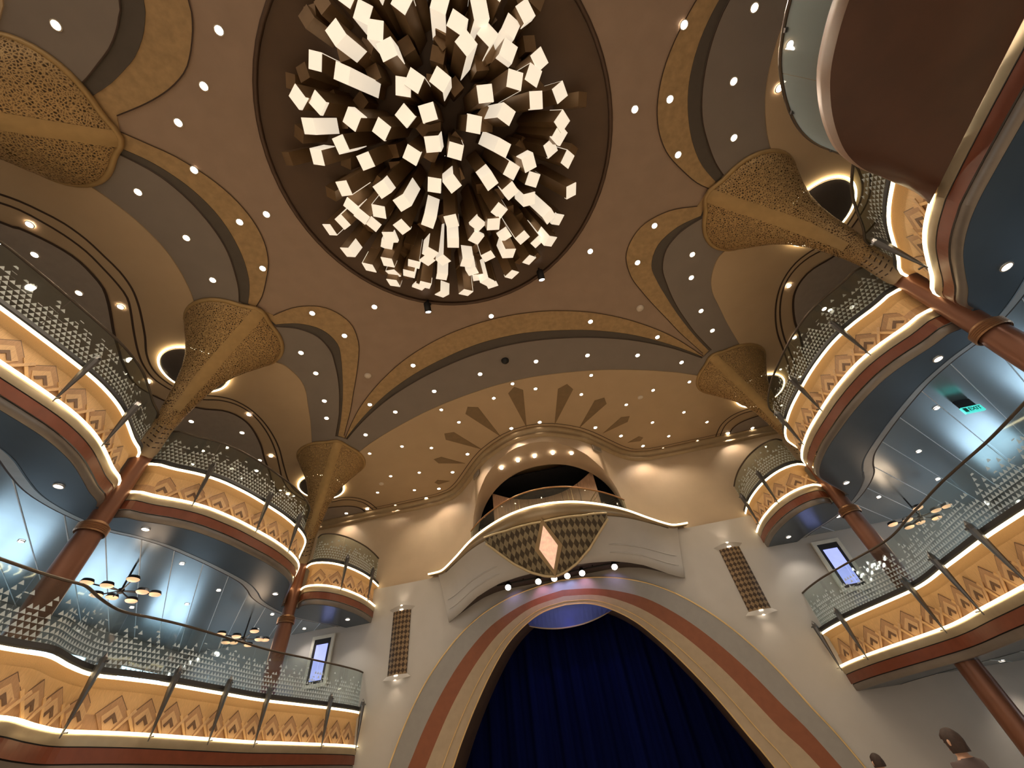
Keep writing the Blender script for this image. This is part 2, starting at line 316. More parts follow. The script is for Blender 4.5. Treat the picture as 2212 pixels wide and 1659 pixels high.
# ---- curtain
CURT = mat('curtain_navy', (.002, .005, .045), .9, var=.3, scale=2, stretch=(3, 1, .1))
CURT.node_tree.nodes['Principled BSDF'].inputs['Specular IOR Level'].default_value = .05
V = []; nx, nz = 180, 8
for i in range(nx+1):
    x = -5.2+10.4*i/nx
    for k in range(nz+1):
        V.append(Vector((x, YW+2.0+.10*math.sin(x*9.0+.6*math.sin(x*2.3))+.05*math.sin(x*23), Z(-1.6+6.2*k/nz))))
F = [(i*(nz+1)+k, i*(nz+1)+k+1, (i+1)*(nz+1)+k+1, (i+1)*(nz+1)+k) for i in range(nx) for k in range(nz)]
tag(obj('stage_curtain', V, F, CURT, smooth=True), 'dark navy stage curtain hanging in folds behind the arch', 'curtain')
struct(obj('wall_backstage', *box((0, YW+3.2, Z(2)), (13, .1, 8)), BLACK), 'black wall behind the curtain')
# ---- outer walls and decks
OUTW = mat('corridor_wall', (.50, .53, .55), .5, var=.04)
for sg, nm in ((-1, 'left'), (1, 'right')):
    wl = struct(obj('wall_'+nm, *box((sg*13.3, 4, Z(3.6)), (.2, 30, 10.6)), OUTW), 'pale corridor wall behind the %s balconies' % nm)
    obj('corridor_floor', *box((sg*10.6, 4.4, Z(1.42)), (5.2, 18.4, .08)), mat('corridor_floor', (.32, .30, .29), .5), wl)
    obj('corridor_floor', *box((sg*10.75, 4.4, Z(4.9)), (4.9, 18.4, .08)), MATS['corridor_floor'], wl)

# ================================================================== BALCONIES
def glass_mat():
    m = bpy.data.materials.new('frit_glass'); m.use_nodes = True; nt = m.node_tree; n = nt.nodes; L = nt.links
    for x in list(n):
        if x.type != 'OUTPUT_MATERIAL': n.remove(x)
    out = [x for x in n if x.type == 'OUTPUT_MATERIAL'][0]
    def M(op, a, b=None, c=None):
        q = n.new('ShaderNodeMath'); q.operation = op
        for i, v in enumerate((a, b, c)):
            if v is None: continue
            if isinstance(v, (int, float)): q.inputs[i].default_value = v
            else: L.new(v, q.inputs[i])
        return q.outputs[0]
    uv = n.new('ShaderNodeUVMap'); sx = n.new('ShaderNodeSeparateXYZ'); L.new(uv.outputs[0], sx.inputs[0])
    u, v = sx.outputs[0], sx.outputs[1]; S = .082
    row = M('FLOOR', M('DIVIDE', v, S)); us = M('ADD', M('DIVIDE', u, S), M('MULTIPLY', M('MODULO', row, 2.0), .5))
    fx = M('FRACT', us); fy = M('FRACT', M('DIVIDE', v, S))
    edge = M('SUBTRACT', 1.0, M('ABSOLUTE', M('SUBTRACT', M('MULTIPLY', fx, 2.0), 1.0)))
    up = M('LESS_THAN', M('ADD', M('MULTIPLY', fy, 1.15), .06), edge)
    cell = n.new('ShaderNodeCombineXYZ'); L.new(M('FLOOR', us), cell.inputs[0]); L.new(row, cell.inputs[1])
    wn = n.new('ShaderNodeTexWhiteNoise'); L.new(cell.outputs[0], wn.inputs['Vector'])
    keep = M('GREATER_THAN', wn.outputs['Value'], M('MULTIPLY', M('SUBTRACT', v, .30), 2.4))
    mask = M('MULTIPLY', M('MULTIPLY', up, keep), .82)
    tr = n.new('ShaderNodeBsdfTransparent'); tr.inputs[0].default_value = (.86, .91, .90, 1)
    gl = n.new('ShaderNodeBsdfGlossy'); gl.inputs['Roughness'].default_value = .03; gl.inputs[0].default_value = (.9, 1, 1, 1)
    mx = n.new('ShaderNodeMixShader'); mx.inputs[0].default_value = .07; L.new(tr.outputs[0], mx.inputs[1]); L.new(gl.outputs[0], mx.inputs[2])
    df = n.new('ShaderNodeBsdfDiffuse'); df.inputs[0].default_value = (.85, .9, .88, 1)
    tl = n.new('ShaderNodeBsdfTranslucent'); tl.inputs[0].default_value = (.8, .88, .86, 1)
    m2 = n.new('ShaderNodeMixShader'); m2.inputs[0].default_value = .5; L.new(df.outputs[0], m2.inputs[1]); L.new(tl.outputs[0], m2.inputs[2])
    m3 = n.new('ShaderNodeMixShader'); L.new(mask, m3.inputs[0]); L.new(mx.outputs[0], m3.inputs[1]); L.new(m2.outputs[0], m3.inputs[2])
    L.new(m3.outputs[0], out.inputs[0]); return m
FRIT = glass_mat()
def clear_glass(name, tint, haze):
    m = bpy.data.materials.new(name); m.use_nodes = True; n = m.node_tree.nodes; L = m.node_tree.links
    out = n['Material Output']; n.remove(n['Principled BSDF'])
    tr = n.new('ShaderNodeBsdfTransparent'); tr.inputs[0].default_value = (*tint, 1)
    gl = n.new('ShaderNodeBsdfGlossy'); gl.inputs['Roughness'].default_value = .03
    df = n.new('ShaderNodeBsdfTranslucent'); df.inputs[0].default_value = (.7, .78, .8, 1)
    a = n.new('ShaderNodeMixShader'); a.inputs[0].default_value = .08; L.new(tr.outputs[0], a.inputs[1]); L.new(gl.outputs[0], a.inputs[2])
    b = n.new('ShaderNodeMixShader'); b.inputs[0].default_value = haze; L.new(a.outputs[0], b.inputs[1]); L.new(df.outputs[0], b.inputs[2])
    L.new(b.outputs[0], out.inputs[0]); return m
CLEAR = clear_glass('clear_glass', (.80, .84, .82), .02)
HAZE = clear_glass('frosted_glass', (.72, .78, .82), .35)
def local_mesh(name, parts, m):
    V, F = join(*parts); me = bpy.data.meshes.new(name); me.from_pydata([tuple(v) for v in V], [], F)
    bm = bmesh.new(); bm.from_mesh(me); bmesh.ops.recalc_face_normals(bm, faces=bm.faces); bm.to_mesh(me); bm.free()
    me.materials.append(m); return me
I4 = Matrix.Identity(4)
RINGM = mat('soffit_ring_pale', (.42, .42, .41), .4, .2)
# the carved motif, in local (along, proud, up)
LOZ = local_mesh('lozenge', [poly_prism([(-.255, .20), (0, .455), (.255, .20), (.10, .0), (-.10, .0)], 0, .014, I4)], WOODM)
LOZ2 = local_mesh('inner_lozenge', [poly_prism([(-.165, .175), (0, .335), (.165, .175), (.06, .0), (-.06, .0)], .014, .024, I4)], WOODS)
CHEV = local_mesh('chevron', [poly_prism([(-.105, .115), (0, .235), (.105, .115), (.065, .085), (0, .165), (-.065, .085)], .024, .034, I4)], WOODD)
STRA = local_mesh('strap', [poly_prism([(.085, 0), (.135, 0), (.345, .265), (.31, .30)], .016, .030, I4)], WOODS)
STRB = local_mesh('strap', [poly_prism([(.385, 0), (.435, 0), (.21, .30), (.175, .265)], .014, .026, I4)], WOODL)
EDGE = local_mesh('edge_line', [poly_prism([(-.268, .20), (0, .474), (.268, .20), (.255, .20), (0, .455), (-.255, .20)], 0, .010, I4)], WOODD)
def spike_mesh():
    rings = []
    for z, r in ((1.12, .004), (1.04, .046), (.96, .060), (.80, .053), (.45, .034), (.12, .017), (0, .008)):
        rings.append([Vector((r*math.cos(2*PI*k/8), r*math.sin(2*PI*k/8)*1.2, z)) for k in range(8)])
    return loft(rings, True, True)
SPK = local_mesh('spike_post', [spike_mesh(), box((0, -.05, .98), (.03, .10, .03)), box((0, -.04, .06), (.02, .09, .02))], STEEL)
def balcony(name_side, level, segs, zb, sg, spikes, plain=()):
    """zb: height of the lower light strip; segs: plan curves with y growing (left-hand coordinates)"""
    zt = zb+(.67 if level == 'upper' else .72)
    lab = {('left', 'upper'): 'upper scalloped balcony front with carved diamond wood and light strips, left of the stage',
           ('right', 'upper'): 'upper scalloped balcony front with carved diamond wood and light strips, right of the stage',
           ('left', 'lower'): 'lower balcony front with carved diamond wood and light strips, left of the stage',
           ('right', 'lower'): 'lower balcony front with carved diamond wood and light strips, right of the stage'}[(name_side, level)]
    root = thing('balcony', lab, 'balcony', (sg*6.5, 8, Z(zb)))
    rl = thing('glass_railing', 'curved glass railing printed with white triangles on the %s %s balcony' % (level, name_side), 'railing', (sg*6.5, 8, Z(zt)))
    for si, P0 in enumerate(segs):
        bare = si in plain
        P = resample(cr(P0, .08), .10); sw = 1.05
        S = lambda nm, prof, m, sm=True: obj(nm, *strip(P, prof, sg), m, root, smooth=sm)
        if not bare: S('ledge', [(.0, zt+.03), (-.012, zt+.06), (0, zt+.13), (.16, zt+.13)], BLACK, False)
        if not bare: S('wood_cove', [(.012, zt-.012), (.05, zt-.03), (.10, zt-.07), (.125, zt-.12), (.13, zt-.15)], WOODL)
        S('wood_panel', [(.115, zt-.15), (.115, zb+.035), (.0, zb+.015)], WOODL, False)
        S('wood_dado', [(.110, zb+.235), (.102, zb+.23), (.102, zb+.036)], WOODM, False)
        for zz in (() if bare else (zt, zb)):
            obj('light_strip', *tube([Vector((sg*p[0], p[1], Z(zz))) for p in resample(P, .16)], .026, 6), LEDM, root, smooth=True)
        S('champagne_band', [(.012, zb-.018), (-.004, zb-.06), (.012, zb-.17)], CHAMP)
        S('shadow_gap', [(.03, zb-.165), (.03, zb-.19)], BLACK, False)
        S('red_brown_band', [(.018, zb-.185), (.018, zb-.37)], REDBR, False)
        S('shadow_gap', [(.05, zb-.365), (.05, zb-.395)], BLACK, False)
        S('grey_band', [(.035, zb-.385), (.05, zb-.50), (.10, zb-.515)], GREYM)
        if level == 'lower':
            S('soffit', [(.09, zb-.51), (.45, zb-.515), (sw, zb-.515)], SOFFIT, False)
            S('soffit_edge', [(sw, zb-.52), (sw+.05, zb-.50), (sw+.07, zb-.42)], BLACK, False)
            S('soffit_ring', [(sw+.08, zb-.44), (sw+.28, zb-.44)], RINGM, False)
            S('soffit_groove', [(sw+.28, zb-.435), (sw+.32, zb-.435)], GROOVE, False)
        if bare: continue
        # carved motifs
        Q = resample(offset2(P, .100), .52); N = normals2(Q)
        for i, (q, nn) in enumerate(zip(Q, N)):
            if i == 0 or i == len(Q)-1: continue
            t = Vector((nn[1], -nn[0], 0)); n3 = Vector((-nn[0], -nn[1], 0))
            if sg == -1: t = Vector((t[0], -t[1], 0)); n3 = Vector((-n3[0], n3[1], 0))
            M = Matrix((t, n3, Vector((0, 0, 1)))).transposed().to_4x4(); M.translation = Vector((sg*q[0], q[1], Z(zb)+.04))
            for nm, me in (('lozenge', LOZ), ('edge_line', EDGE), ('inner_lozenge', LOZ2), ('chevron', CHEV), ('strap', STRA), ('strap', STRB)):
                if nm == 'strap' and i == len(Q)-2: continue
                o = bpy.data.objects.new(nm, me); COL.objects.link(o); o.parent = root
                o.matrix_parent_inverse = Matrix.Translation(-root.location); o.matrix_basis = M
        # railing
        G = offset2(P, .12); d = 0; run = [0]
        for a, b in zip(G, G[1:]): run.append(run[-1]+(b-a).length)
        npan = max(1, round(run[-1]/1.05)); h = 1.0-.13-.03
        for k in range(npan):
            s0 = run[-1]*k/npan+.008; s1 = run[-1]*(k+1)/npan-.008
            pts = []; us = []
            m = max(2, int((s1-s0)/.12)); j = 0
            for i in range(m+1):
                s = s0+(s1-s0)*i/m
                while j < len(run)-2 and run[j+1] < s: j += 1
                pts.append(G[j].lerp(G[j+1], (s-run[j])/(run[j+1]-run[j]))); us.append(s)
            me = bpy.data.meshes.new('glass_pane')
            N = normals2(pts); V = []; UV = []
            for p, nn, u in zip(pts, N, us):
                for dd, zz in ((0, zt+.13), (0, zt+.13+h), (.012, zt+.13+h), (.012, zt+.13)):
                    V.append((sg*(p[0]+nn[0]*dd), p[1]+nn[1]*dd, Z(zz))); UV.append((u, zz-zt-.13))
            F = []
            for i in range(m):
                for e in range(4): F.append((i*4+e, i*4+(e+1) % 4, i*4+4+(e+1) % 4, i*4+4+e))
            F += [(0, 1, 2, 3), tuple(m*4+e for e in (3, 2, 1, 0))]
            me.from_pydata(V, [], F); ul = me.uv_layers.new(name='UVMap')
            for lp in me.loops: ul.data[lp.index].uv = UV[lp.vertex_index]
            me.materials.append(FRIT)
            # inner face carries no print
            me.materials.append(CLEAR)
            for pi, p in enumerate(me.polygons):
                if pi < m*4 and pi % 4 != 0: p.material_index = 1
            o = bpy.data.objects.new('glass_pane', me); COL.objects.link(o); o.parent = rl; o.matrix_parent_inverse = Matrix.Translation(-rl.location)
        obj('handrail', *tube([Vector((sg*p[0], p[1], Z(zt+1.0))) for p in offset2(P, .126)], .024, 8), RAILM, rl, smooth=True)
    if level == 'upper':          # one soffit slab, from the fascia out to its own curved edge behind the columns
        half_ = [(-7.36, 2.13), (-7.37, 2.7), (-7.42, 3.19), (-7.56, 3.55), (-7.84, 3.97), (-8.08, 4.38), (-8.19, 4.78), (-8.22, 5.25), (-8.14, 5.77), (-7.9, 6.2), (-7.7, 6.76), (-7.62, 7.38), (-7.58, 8.16), (-7.61, 9.14), (-7.78, 9.75), (-8.03, 10.33), (-8.14, 11.05), (-8.1, 11.8), (-7.85, 12.5), (-7.5, 13.15), (-7.35, 13.64)]
        out_ = cr([(-8.2, -1.4), (-8.22, -.99)]+[(x, 4.26-y) for x, y in reversed(half_[1:7])]+half_, .1)
        inn_ = [q for P0 in (U1, U2, U3) for q in offset2(resample(cr(P0, .08), .1), .085)]
        poly = [q for q in inn_ if q[1] < 13.64]+list(reversed(out_))
        obj('soffit', *plate([Vector((sg*q[0], q[1])) for q in poly], Z(zb)-.517, .03), SOFFIT, root)
        T = lambda nm, prof, m: obj(nm, *strip(out_, prof, sg), m, root)
        T('soffit_edge', [(0, zb-.52), (.05, zb-.50), (.07, zb-.42)], BLACK)
        T('soffit_ring', [(.08, zb-.44), (.28, zb-.44)], RINGM); T('soffit_groove', [(.28, zb-.435), (.32, zb-.435)], GROOVE)
    allp = [p for P0 in segs for p in resample(cr(P0, .08), .05)]
    for y in spikes:
        i = min(range(len(allp)-1), key=lambda k: abs(allp[k][1]-y)); p = allp[i]; t = (allp[i+1]-allp[i]).normalized()
        n3 = Vector((sg*t[1], -t[0], 0)); tt = Vector((-n3[1], n3[0], 0))
        tilt = Matrix.Rotation(.03, 3, 'X')
        M = Matrix((tt, -n3, Vector((0, 0, 1)))).transposed(); M4 = (M @ tilt).to_4x4()
        M4.translation = Vector((sg*p[0], p[1], Z(zb)-.10))+n3*.075
        o = bpy.data.objects.new('spike_post', SPK); COL.objects.link(o); o.parent = root
        o.matrix_parent_inverse = Matrix.Translation(-root.location); o.matrix_basis = M4
    return root
U1 = [(-7.64, -.84), (-7.45, -.69), (-7.3, -.39), (-7.08, -.06), (-6.85, .31), (-6.7, .66), (-6.6, 1.06), (-6.57, 1.5), (-6.56, 2.13), (-6.57, 2.76), (-6.6, 3.2), (-6.7, 3.6), (-6.85, 3.95), (-7.08, 4.32), (-7.3, 4.65), (-7.45, 4.95), (-7.64, 5.1)]
U2 = [(-7.76, 5.35), (-7.50, 5.45), (-7.35, 5.68), (-7.03, 6.02), (-6.78, 6.44), (-6.6, 7.1), (-6.52, 7.75), (-6.48, 8.4), (-6.54, 9.1), (-6.7, 9.65), (-6.98, 10.03), (-7.3, 10.38), (-7.6, 10.72), (-7.86, 11.03)]
U3 = [(-7.67, 11.29), (-7.42, 11.13), (-7.1, 11.17), (-6.8, 11.42), (-6.55, 11.9), (-6.4, 12.6), (-6.38, 13.2), (-6.42, 13.72)]
LLc = [(-7.2, -2.5), (-7.2, 2), (-7.22, 4.4), (-7.18, 5.0), (-7.13, 5.4), (-7.4, 5.95), (-7.58, 6.5), (-7.45, 7.0), (-7.3, 7.7), (-7.17, 9.0), (-7.06, 10.1), (-6.8, 11.2), (-6.5, 12.5), (-6.38, 13.3), (-6.4, 13.72)]
LRc = [(-7.2, -2.5), (-7.25, 3), (-7.4, 5), (-7.5, 6.5), (-7.46, 7.3), (-7.43, 8.0), (-7.47, 8.8), (-7.5, 9.4), (-7.57, 10.1), (-7.53, 10.6), (-7.3, 11.2), (-7.02, 11.8), (-6.75, 12.5), (-6.6, 13.2), (-6.56, 13.72)]
balcony('left', 'upper', [U1, U2, U3], 5.05, 1, [2.9, 3.95, 6.15, 7.6, 8.8, 11.7, 12.9])
U1a = [p for p in U1 if p[1] < 3.0]+[(-6.59, 3.18)]; U1b = [(-6.59, 3.18)]+[p for p in U1 if p[1] > 3.25]
balcony('right', 'upper', [U1a, U1b, U2, U3], 5.05, -1, [4.3, 6.15, 7.6, 8.8, 11.7, 12.9], (0,))
balcony('left', 'lower', [LLc], 1.46, 1, [6.45, 7.75, 9.0, 10.2, 12.1, 13.4])
balcony('right', 'lower', [LRc], 1.46, -1, [7.95, 9.3, 10.6, 12.45, 13.5])
# ---- projecting bay of the right upper balcony
bay = thing('balcony_bay', 'rounded projecting balcony bay with dark brown underside on the right upper deck', 'balcony', (5.8, 1.5, Z(5.2)))
BC = [(6.78, 3.32), (6.55, 3.2), (6.25, 3.02), (5.9, 2.83), (5.65, 2.65), (5.42, 2.42), (5.2, 2.1), (5.05, 1.8), (4.95, 1.5), (4.92, 1.2), (4.93, .9), (4.99, .6), (5.1, .25), (5.3, -.1), (5.6, -.45), (6.0, -.75), (6.5, -1.0), (6.78, -1.1)]
P = resample(cr(BC, .08), .1)
DKBR = mat('bay_dark_brown', (.075, .028, .015), .33, 0, var=.15, scale=2)
rings = []
for p in P:
    base = Vector((6.49, min(3.25, max(-1.1, p[1])), Z(4.945))); e = Vector((p[0], p[1], Z(5.44)))
    rings.append([base, base.lerp(e, .35)+Vector((0, 0, -.03)), base.lerp(e, .7)+Vector((0, 0, -.04)), e])
obj('underside', *loft(rings), DKBR, bay, smooth=True)
obj('rim', *loft([[Vector((p[0], p[1], Z(5.44))), Vector((p[0]-.01, p[1], Z(5.58))), Vector((p[0]+.02, p[1], Z(5.72))), Vector((p[0]+.14, p[1], Z(5.73)))] for p in P]), mat('bay_rim_copper', (.17, .085, .045), .55, .0), bay, smooth=True)
brl = thing('glass_railing', 'curved frosted glass railing on the projecting balcony bay', 'railing', (5.8, 1.5, Z(5.75)))
G = [Vector((p[0]+.16, p[1])) for p in P if p[0]+.16 < 6.72]; k = 0
while k < len(G)-1:
    e = min(len(G)-1, k+11); Q = G[k:e+1]
    obj('glass_pane', *loft([[Vector((p[0], p[1], Z(5.73))), Vector((p[0], p[1], Z(6.68))), Vector((p[0]+.012, p[1], Z(6.68))), Vector((p[0]+.012, p[1], Z(5.73)))] for p in Q[:-1]+[Q[-2].lerp(Q[-1], .9)]]), HAZE, brl)
    k = e
obj('handrail', *tube([Vector((p[0], p[1], Z(6.72))) for p in G], .026, 8), RAILM, brl, smooth=True)
for p in G[5::11]: obj('clamp', *box((p[0], p[1], Z(6.66)), (.05, .05, .04)), STEEL, brl)
# ---- corridor ceilings (panels with pale joints) and glowing panes in the outer walls
for sg, nm in ((-1, 'left'), (1, 'right')):
    for zc, lev in ((4.63, 'upper'), (1.03, 'lower')):
        cl = struct(bpy.data.objects.new('ceiling', None), 'brushed metal corridor ceiling under the %s %s balcony' % (lev, nm)); COL.objects.link(cl); cl.location = (sg*10, 5, Z(zc))
        zones = [(-3.5, -2.0, 7.5), (-2.0, .1, 8.1), (.1, 4.15, 7.5), (4.15, 6.3, 8.1), (6.3, 9.9, 7.5), (9.9, 12.3, 8.05), (12.3, 13.6, 7.3)] if lev == 'upper' else [(-3.5, 11.2, 8.0), (11.2, 13.6, 7.5)]
        obj('backing', *join(*[box((sg*(xi+13.2)/2, (a+b)/2, Z(zc)+.05), (13.2-xi, b-a, .03)) for a, b, xi in zones]), CORRB, cl)
        # planks run diagonally, away from the hall and towards the stage
        def clip(poly, ax, lim, keep_less):
            out = []
            for a, b in zip(poly, poly[1:]+poly[:1]):
                ina = (a[ax] <= lim) == keep_less; inb = (b[ax] <= lim) == keep_less
                if ina: out.append(a)
                if ina != inb:
                    t = (lim-a[ax])/(b[ax]-a[ax]); out.append(a.lerp(b, t))
            return out
        def cut(k0, k1, c, z, th):
            parts = []
            for a, b, xi in zones:
                pl = [Vector((x, x+c+k)) for x, k in ((5, k0), (15, k0), (15, k1), (5, k1))]
                for ax, lim, less in ((0, xi, False), (0, 13.15, True), (1, a, False), (1, b, True)):
                    if pl: pl = clip(pl, ax, lim, less)
                if len(pl) > 2: parts.append(plate([Vector((sg*p[0], p[1])) for p in pl], z, th))
            return parts
        c = -17.0
        while c < 18:
            pt = cut(.01, .84, c, Z(zc)-.005, .03)
            if pt: obj('ceiling_plank', *join(*pt), CORR, cl)
            pt = cut(-.012, .012, c, Z(zc)-.012, .012)
            if pt: obj('joint_bead', *join(*pt), CORRB, cl)
            c += .85
    # window row: panes added for cool fill light, only the hall-level one is real
    FILLWIN = mat('cool_fill_pane', (.8, .92, 1), .3, emit=3.8, ecol=(.58, .82, 1), var=0)
    for i, (y0, zc) in enumerate([(1.5, 3.3), (4.2, 3.3), (6.9, 3.3), (9.6, 3.3), (12.2, 3.3)]+([(9.6, -.3)] if sg == 1 else [])):
        wd = struct(bpy.data.objects.new('window_%d' % (i+1+(7 if sg == 1 else 0)), None), 'glowing pane in the outer corridor wall, middle-deck row added as cool fill'); COL.objects.link(wd); wd.location = (sg*13.18, y0, Z(zc))
        obj('pane', *box((sg*13.17, y0, Z(zc)), (.02, 1.5, 1.3)), FILLWIN, wd)
        fr = mat('window_frame', (.5, .5, .48), .4)
        for a, b in (((0, 0, .68), (.08, 1.66, .08)), ((0, 0, -.68), (.08, 1.66, .08)), ((0, .79, 0), (.08, .08, 1.3)), ((0, -.79, 0), (.08, .08, 1.3)), ((0, 0, 0), (.05, .04, 1.3))):
            obj('window_frame', *box((sg*13.16+a[0], y0+a[1], Z(zc)+a[2]), b), fr, wd)

# ================================================================== COLUMNS, CAPITALS, CEILING DOMES
def lattice_mat():
    m = bpy.data.materials.new('lattice_bronze'); m.use_nodes = True; n = m.node_tree.nodes; L = m.node_tree.links
    b = n['Principled BSDF']; out = n['Material Output']; b.inputs['Roughness'].default_value = .45; b.inputs['Metallic'].default_value = .45
    tc = n.new('ShaderNodeTexCoord'); vo = n.new('ShaderNodeTexVoronoi'); vo.feature = 'DISTANCE_TO_EDGE'; vo.inputs['Scale'].default_value = 24
    L.new(tc.outputs['Object'], vo.inputs['Vector'])
    c = n.new('ShaderNodeValToRGB'); c.color_ramp.elements[0].position = .05; c.color_ramp.elements[1].position = .16
    c.color_ramp.elements[0].color = (.46, .30, .13, 1); c.color_ramp.elements[1].color = (.26, .16, .07, 1)
    L.new(vo.outputs['Distance'], c.inputs[0]); L.new(c.outputs[0], b.inputs['Base Color'])
    g = n.new('ShaderNodeMath'); g.operation = 'GREATER_THAN'; g.inputs[1].default_value = .27; L.new(vo.outputs['Distance'], g.inputs[0])
    h = n.new('ShaderNodeMath'); h.operation = 'MULTIPLY'; h.inputs[1].default_value = .7; L.new(g.outputs[0], h.inputs[0])
    t = n.new('ShaderNodeBsdfTransparent'); mx = n.new('ShaderNodeMixShader'); L.new(h.outputs[0], mx.inputs[0]); L.new(b.outputs[0], mx.inputs[1]); L.new(t.outputs[0], mx.inputs[2])
    L.new(mx.outputs[0], out.inputs[0])
    bp = n.new('ShaderNodeBump'); bp.inputs['Strength'].default_value = .4; bp.inputs['Distance'].default_value = .02; L.new(vo.outputs['Distance'], bp.inputs['Height']); L.new(bp.outputs[0], b.inputs['Normal'])
    return m
LATT = lattice_mat()
STRAP = mat('capital_strap', (.40, .26, .11), .45, .4, var=.08)
SLOT = mat('capital_slot', (.04, .02, .01), .7, var=0)
def column(x, y, cx, cy, label, r=.17):
    t = thing('column', label, 'column', (x, y, 0))
    n = 28
    obj('shaft', *lathe([(r*1.22, 0), (r*1.22, Z(1.2)), (r*1.18, Z(3.9)), (r*1.12, Z(4.18))], (x, y, 0), n), COPPER, t, smooth=True)
    obj('shaft', *lathe([(r, Z(4.18)), (r, Z(8.78))], (x, y, 0), n), COPPER, t, smooth=True)
    ring = [(r*1.22+.02, Z(4.12))]
    for i in range(5): ring += [(r*1.22+.035, Z(4.14)+i*.03), (r*1.22+.015, Z(4.155)+i*.03)]
    ring += [(r*1.15, Z(4.31)), (r, Z(4.33))]
    obj('collar', *lathe(ring, (x, y, 0), n), mat('collar_ribbed', (.36, .20, .11), .35, .6), t, smooth=False)
    obj('base', *lathe([(r*1.5, 0), (r*1.5, .16), (r*1.3, .2), (r*1.22, .24)], (x, y, 0), n), BRONZE, t, smooth=True)
    # capital: a lattice tulip leaning from the shaft towards the middle of the hall
    C0 = Vector((x, y)); C1 = Vector((cx, cy)); dv = C1-C0; ang = math.atan2(dv.y, dv.x)
    prof = [(6.15, r+.025, 0), (6.6, r+.03, .0), (7.0, r+.07, .03), (7.35, .29, .10), (7.7, .35, .24), (7.98, .45, .42), (8.2, .58, .60), (8.4, .76, .78), (8.56, .91, .90), (8.68, 1.0, .97), (8.74, 1.0, 1.0)]
    def rad(R, th, k):
        lob = 1+.07*k*(math.cos(2*(th-ang))*-1)+(.16*k*math.exp(-((math.atan2(math.sin(th-ang), math.cos(th-ang)))/.24)**2))
        return R*lob
    m = 48; rings = []
    for z, R, s in prof:
        c = C0.lerp(C1, s); k = max(0, (z-7.9)/.84)
        rings.append([Vector((c.x+rad(R, 2*PI*j/m, k)*math.cos(2*PI*j/m), c.y+rad(R, 2*PI*j/m, k)*math.sin(2*PI*j/m), Z(z))) for j in range(m)])
    cap = obj('capital', *loft(rings, True), LATT, t, smooth=True)
    top = rings[-1]
    obj('rim', *tube([p+Vector((0, 0, .0)) for p in top], .055, 8, True), STRAP, cap, smooth=True)
    # strap up the inner face, raised a little
    S = []
    for z, R, s in prof[2:]:
        c = C0.lerp(C1, s); k = max(0, (z-7.9)/.84); row = []
        hw = .13 if z > 7.4 else .10
        for e in (-1, -.5, 0, .5, 1):
            th = ang+e*hw/max(.3, R); rr = rad(R, th, k)+.028
            row.append(Vector((c.x+rr*math.cos(th), c.y+rr*math.sin(th), Z(z))))
        S.append(row)
    obj('strap', *loft(S), STRAP, cap, smooth=True)
    # tongue with cut chevrons, down the shaft
    T = []
    for i, z in enumerate((5.75, 5.8, 5.95, 6.15, 6.6, 7.0)):
        hw = (.4, .75, 1.1, 1.2, 1.2, 1.2)[i]; row = []
        for e in (-1, -.5, 0, .5, 1): th = ang+e*hw; row.append(Vector((x+(r+.035)*math.cos(th), y+(r+.035)*math.sin(th), Z(z))))
        T.append(row)
    obj('tongue', *loft(T), mat('capital_tongue', (.30, .21, .12), .5, .3), cap, smooth=True)
    for i in range(6):
        z = 5.95+i*.13
        for sd in (-1, 1):
            row = []
            for th, dz in ((ang+sd*.1, .02), (ang+sd*.8, .11)):
                row.append([Vector((x+(r+.042)*math.cos(th), y+(r+.042)*math.sin(th), Z(z+dz))), Vector((x+(r+.042)*math.cos(th), y+(r+.042)*math.sin(th), Z(z+dz+.028)))])
            obj('slot', *loft(row), SLOT, cap)
    for i, z in enumerate((7.1, 7.35, 7.62, 7.9)):
        for sd in (-1, 1):
            for q in (0, .07):
                zz = z+q; 
                for (za, Ra, sa), (zb_, Rb, sb) in zip(prof, prof[1:]):
                    if za <= zz <= zb_:
                        u = (zz-za)/(zb_-za); R = Ra+(Rb-Ra)*u; s = sa+(sb-sa)*u
                c = C0.lerp(C1, s); row = []
                for th in (ang+sd*(.13/R+.12), ang+sd*(.13/R+.62)):
                    rr = R+.012
                    row.append([Vector((c.x+rr*math.cos(th), c.y+rr*math.sin(th), Z(zz))), Vector((c.x+rr*math.cos(th), c.y+rr*math.sin(th), Z(zz+.03)))])
                obj('slot', *loft(row), SLOT, cap)
    return t
column(-7.75, 5.25, -6.32, 4.58, 'copper column with lattice tulip capital between the two long bays of the left balconies')
column(7.75, 5.25, 6.32, 4.58, 'copper column with lattice tulip capital beside the projecting balcony bay')
column(-7.8, 11.2, -6.80, 10.0, 'copper column with lattice tulip capital at the stage end of the left balconies')
column(7.8, 11.2, 6.80, 10.0, 'copper column with lattice tulip capital at the stage end of the right balconies')
column(-7.75, -1.0, -6.32, -.15, 'copper column with lattice tulip capital at the far end of the left balcony, away from the stage')
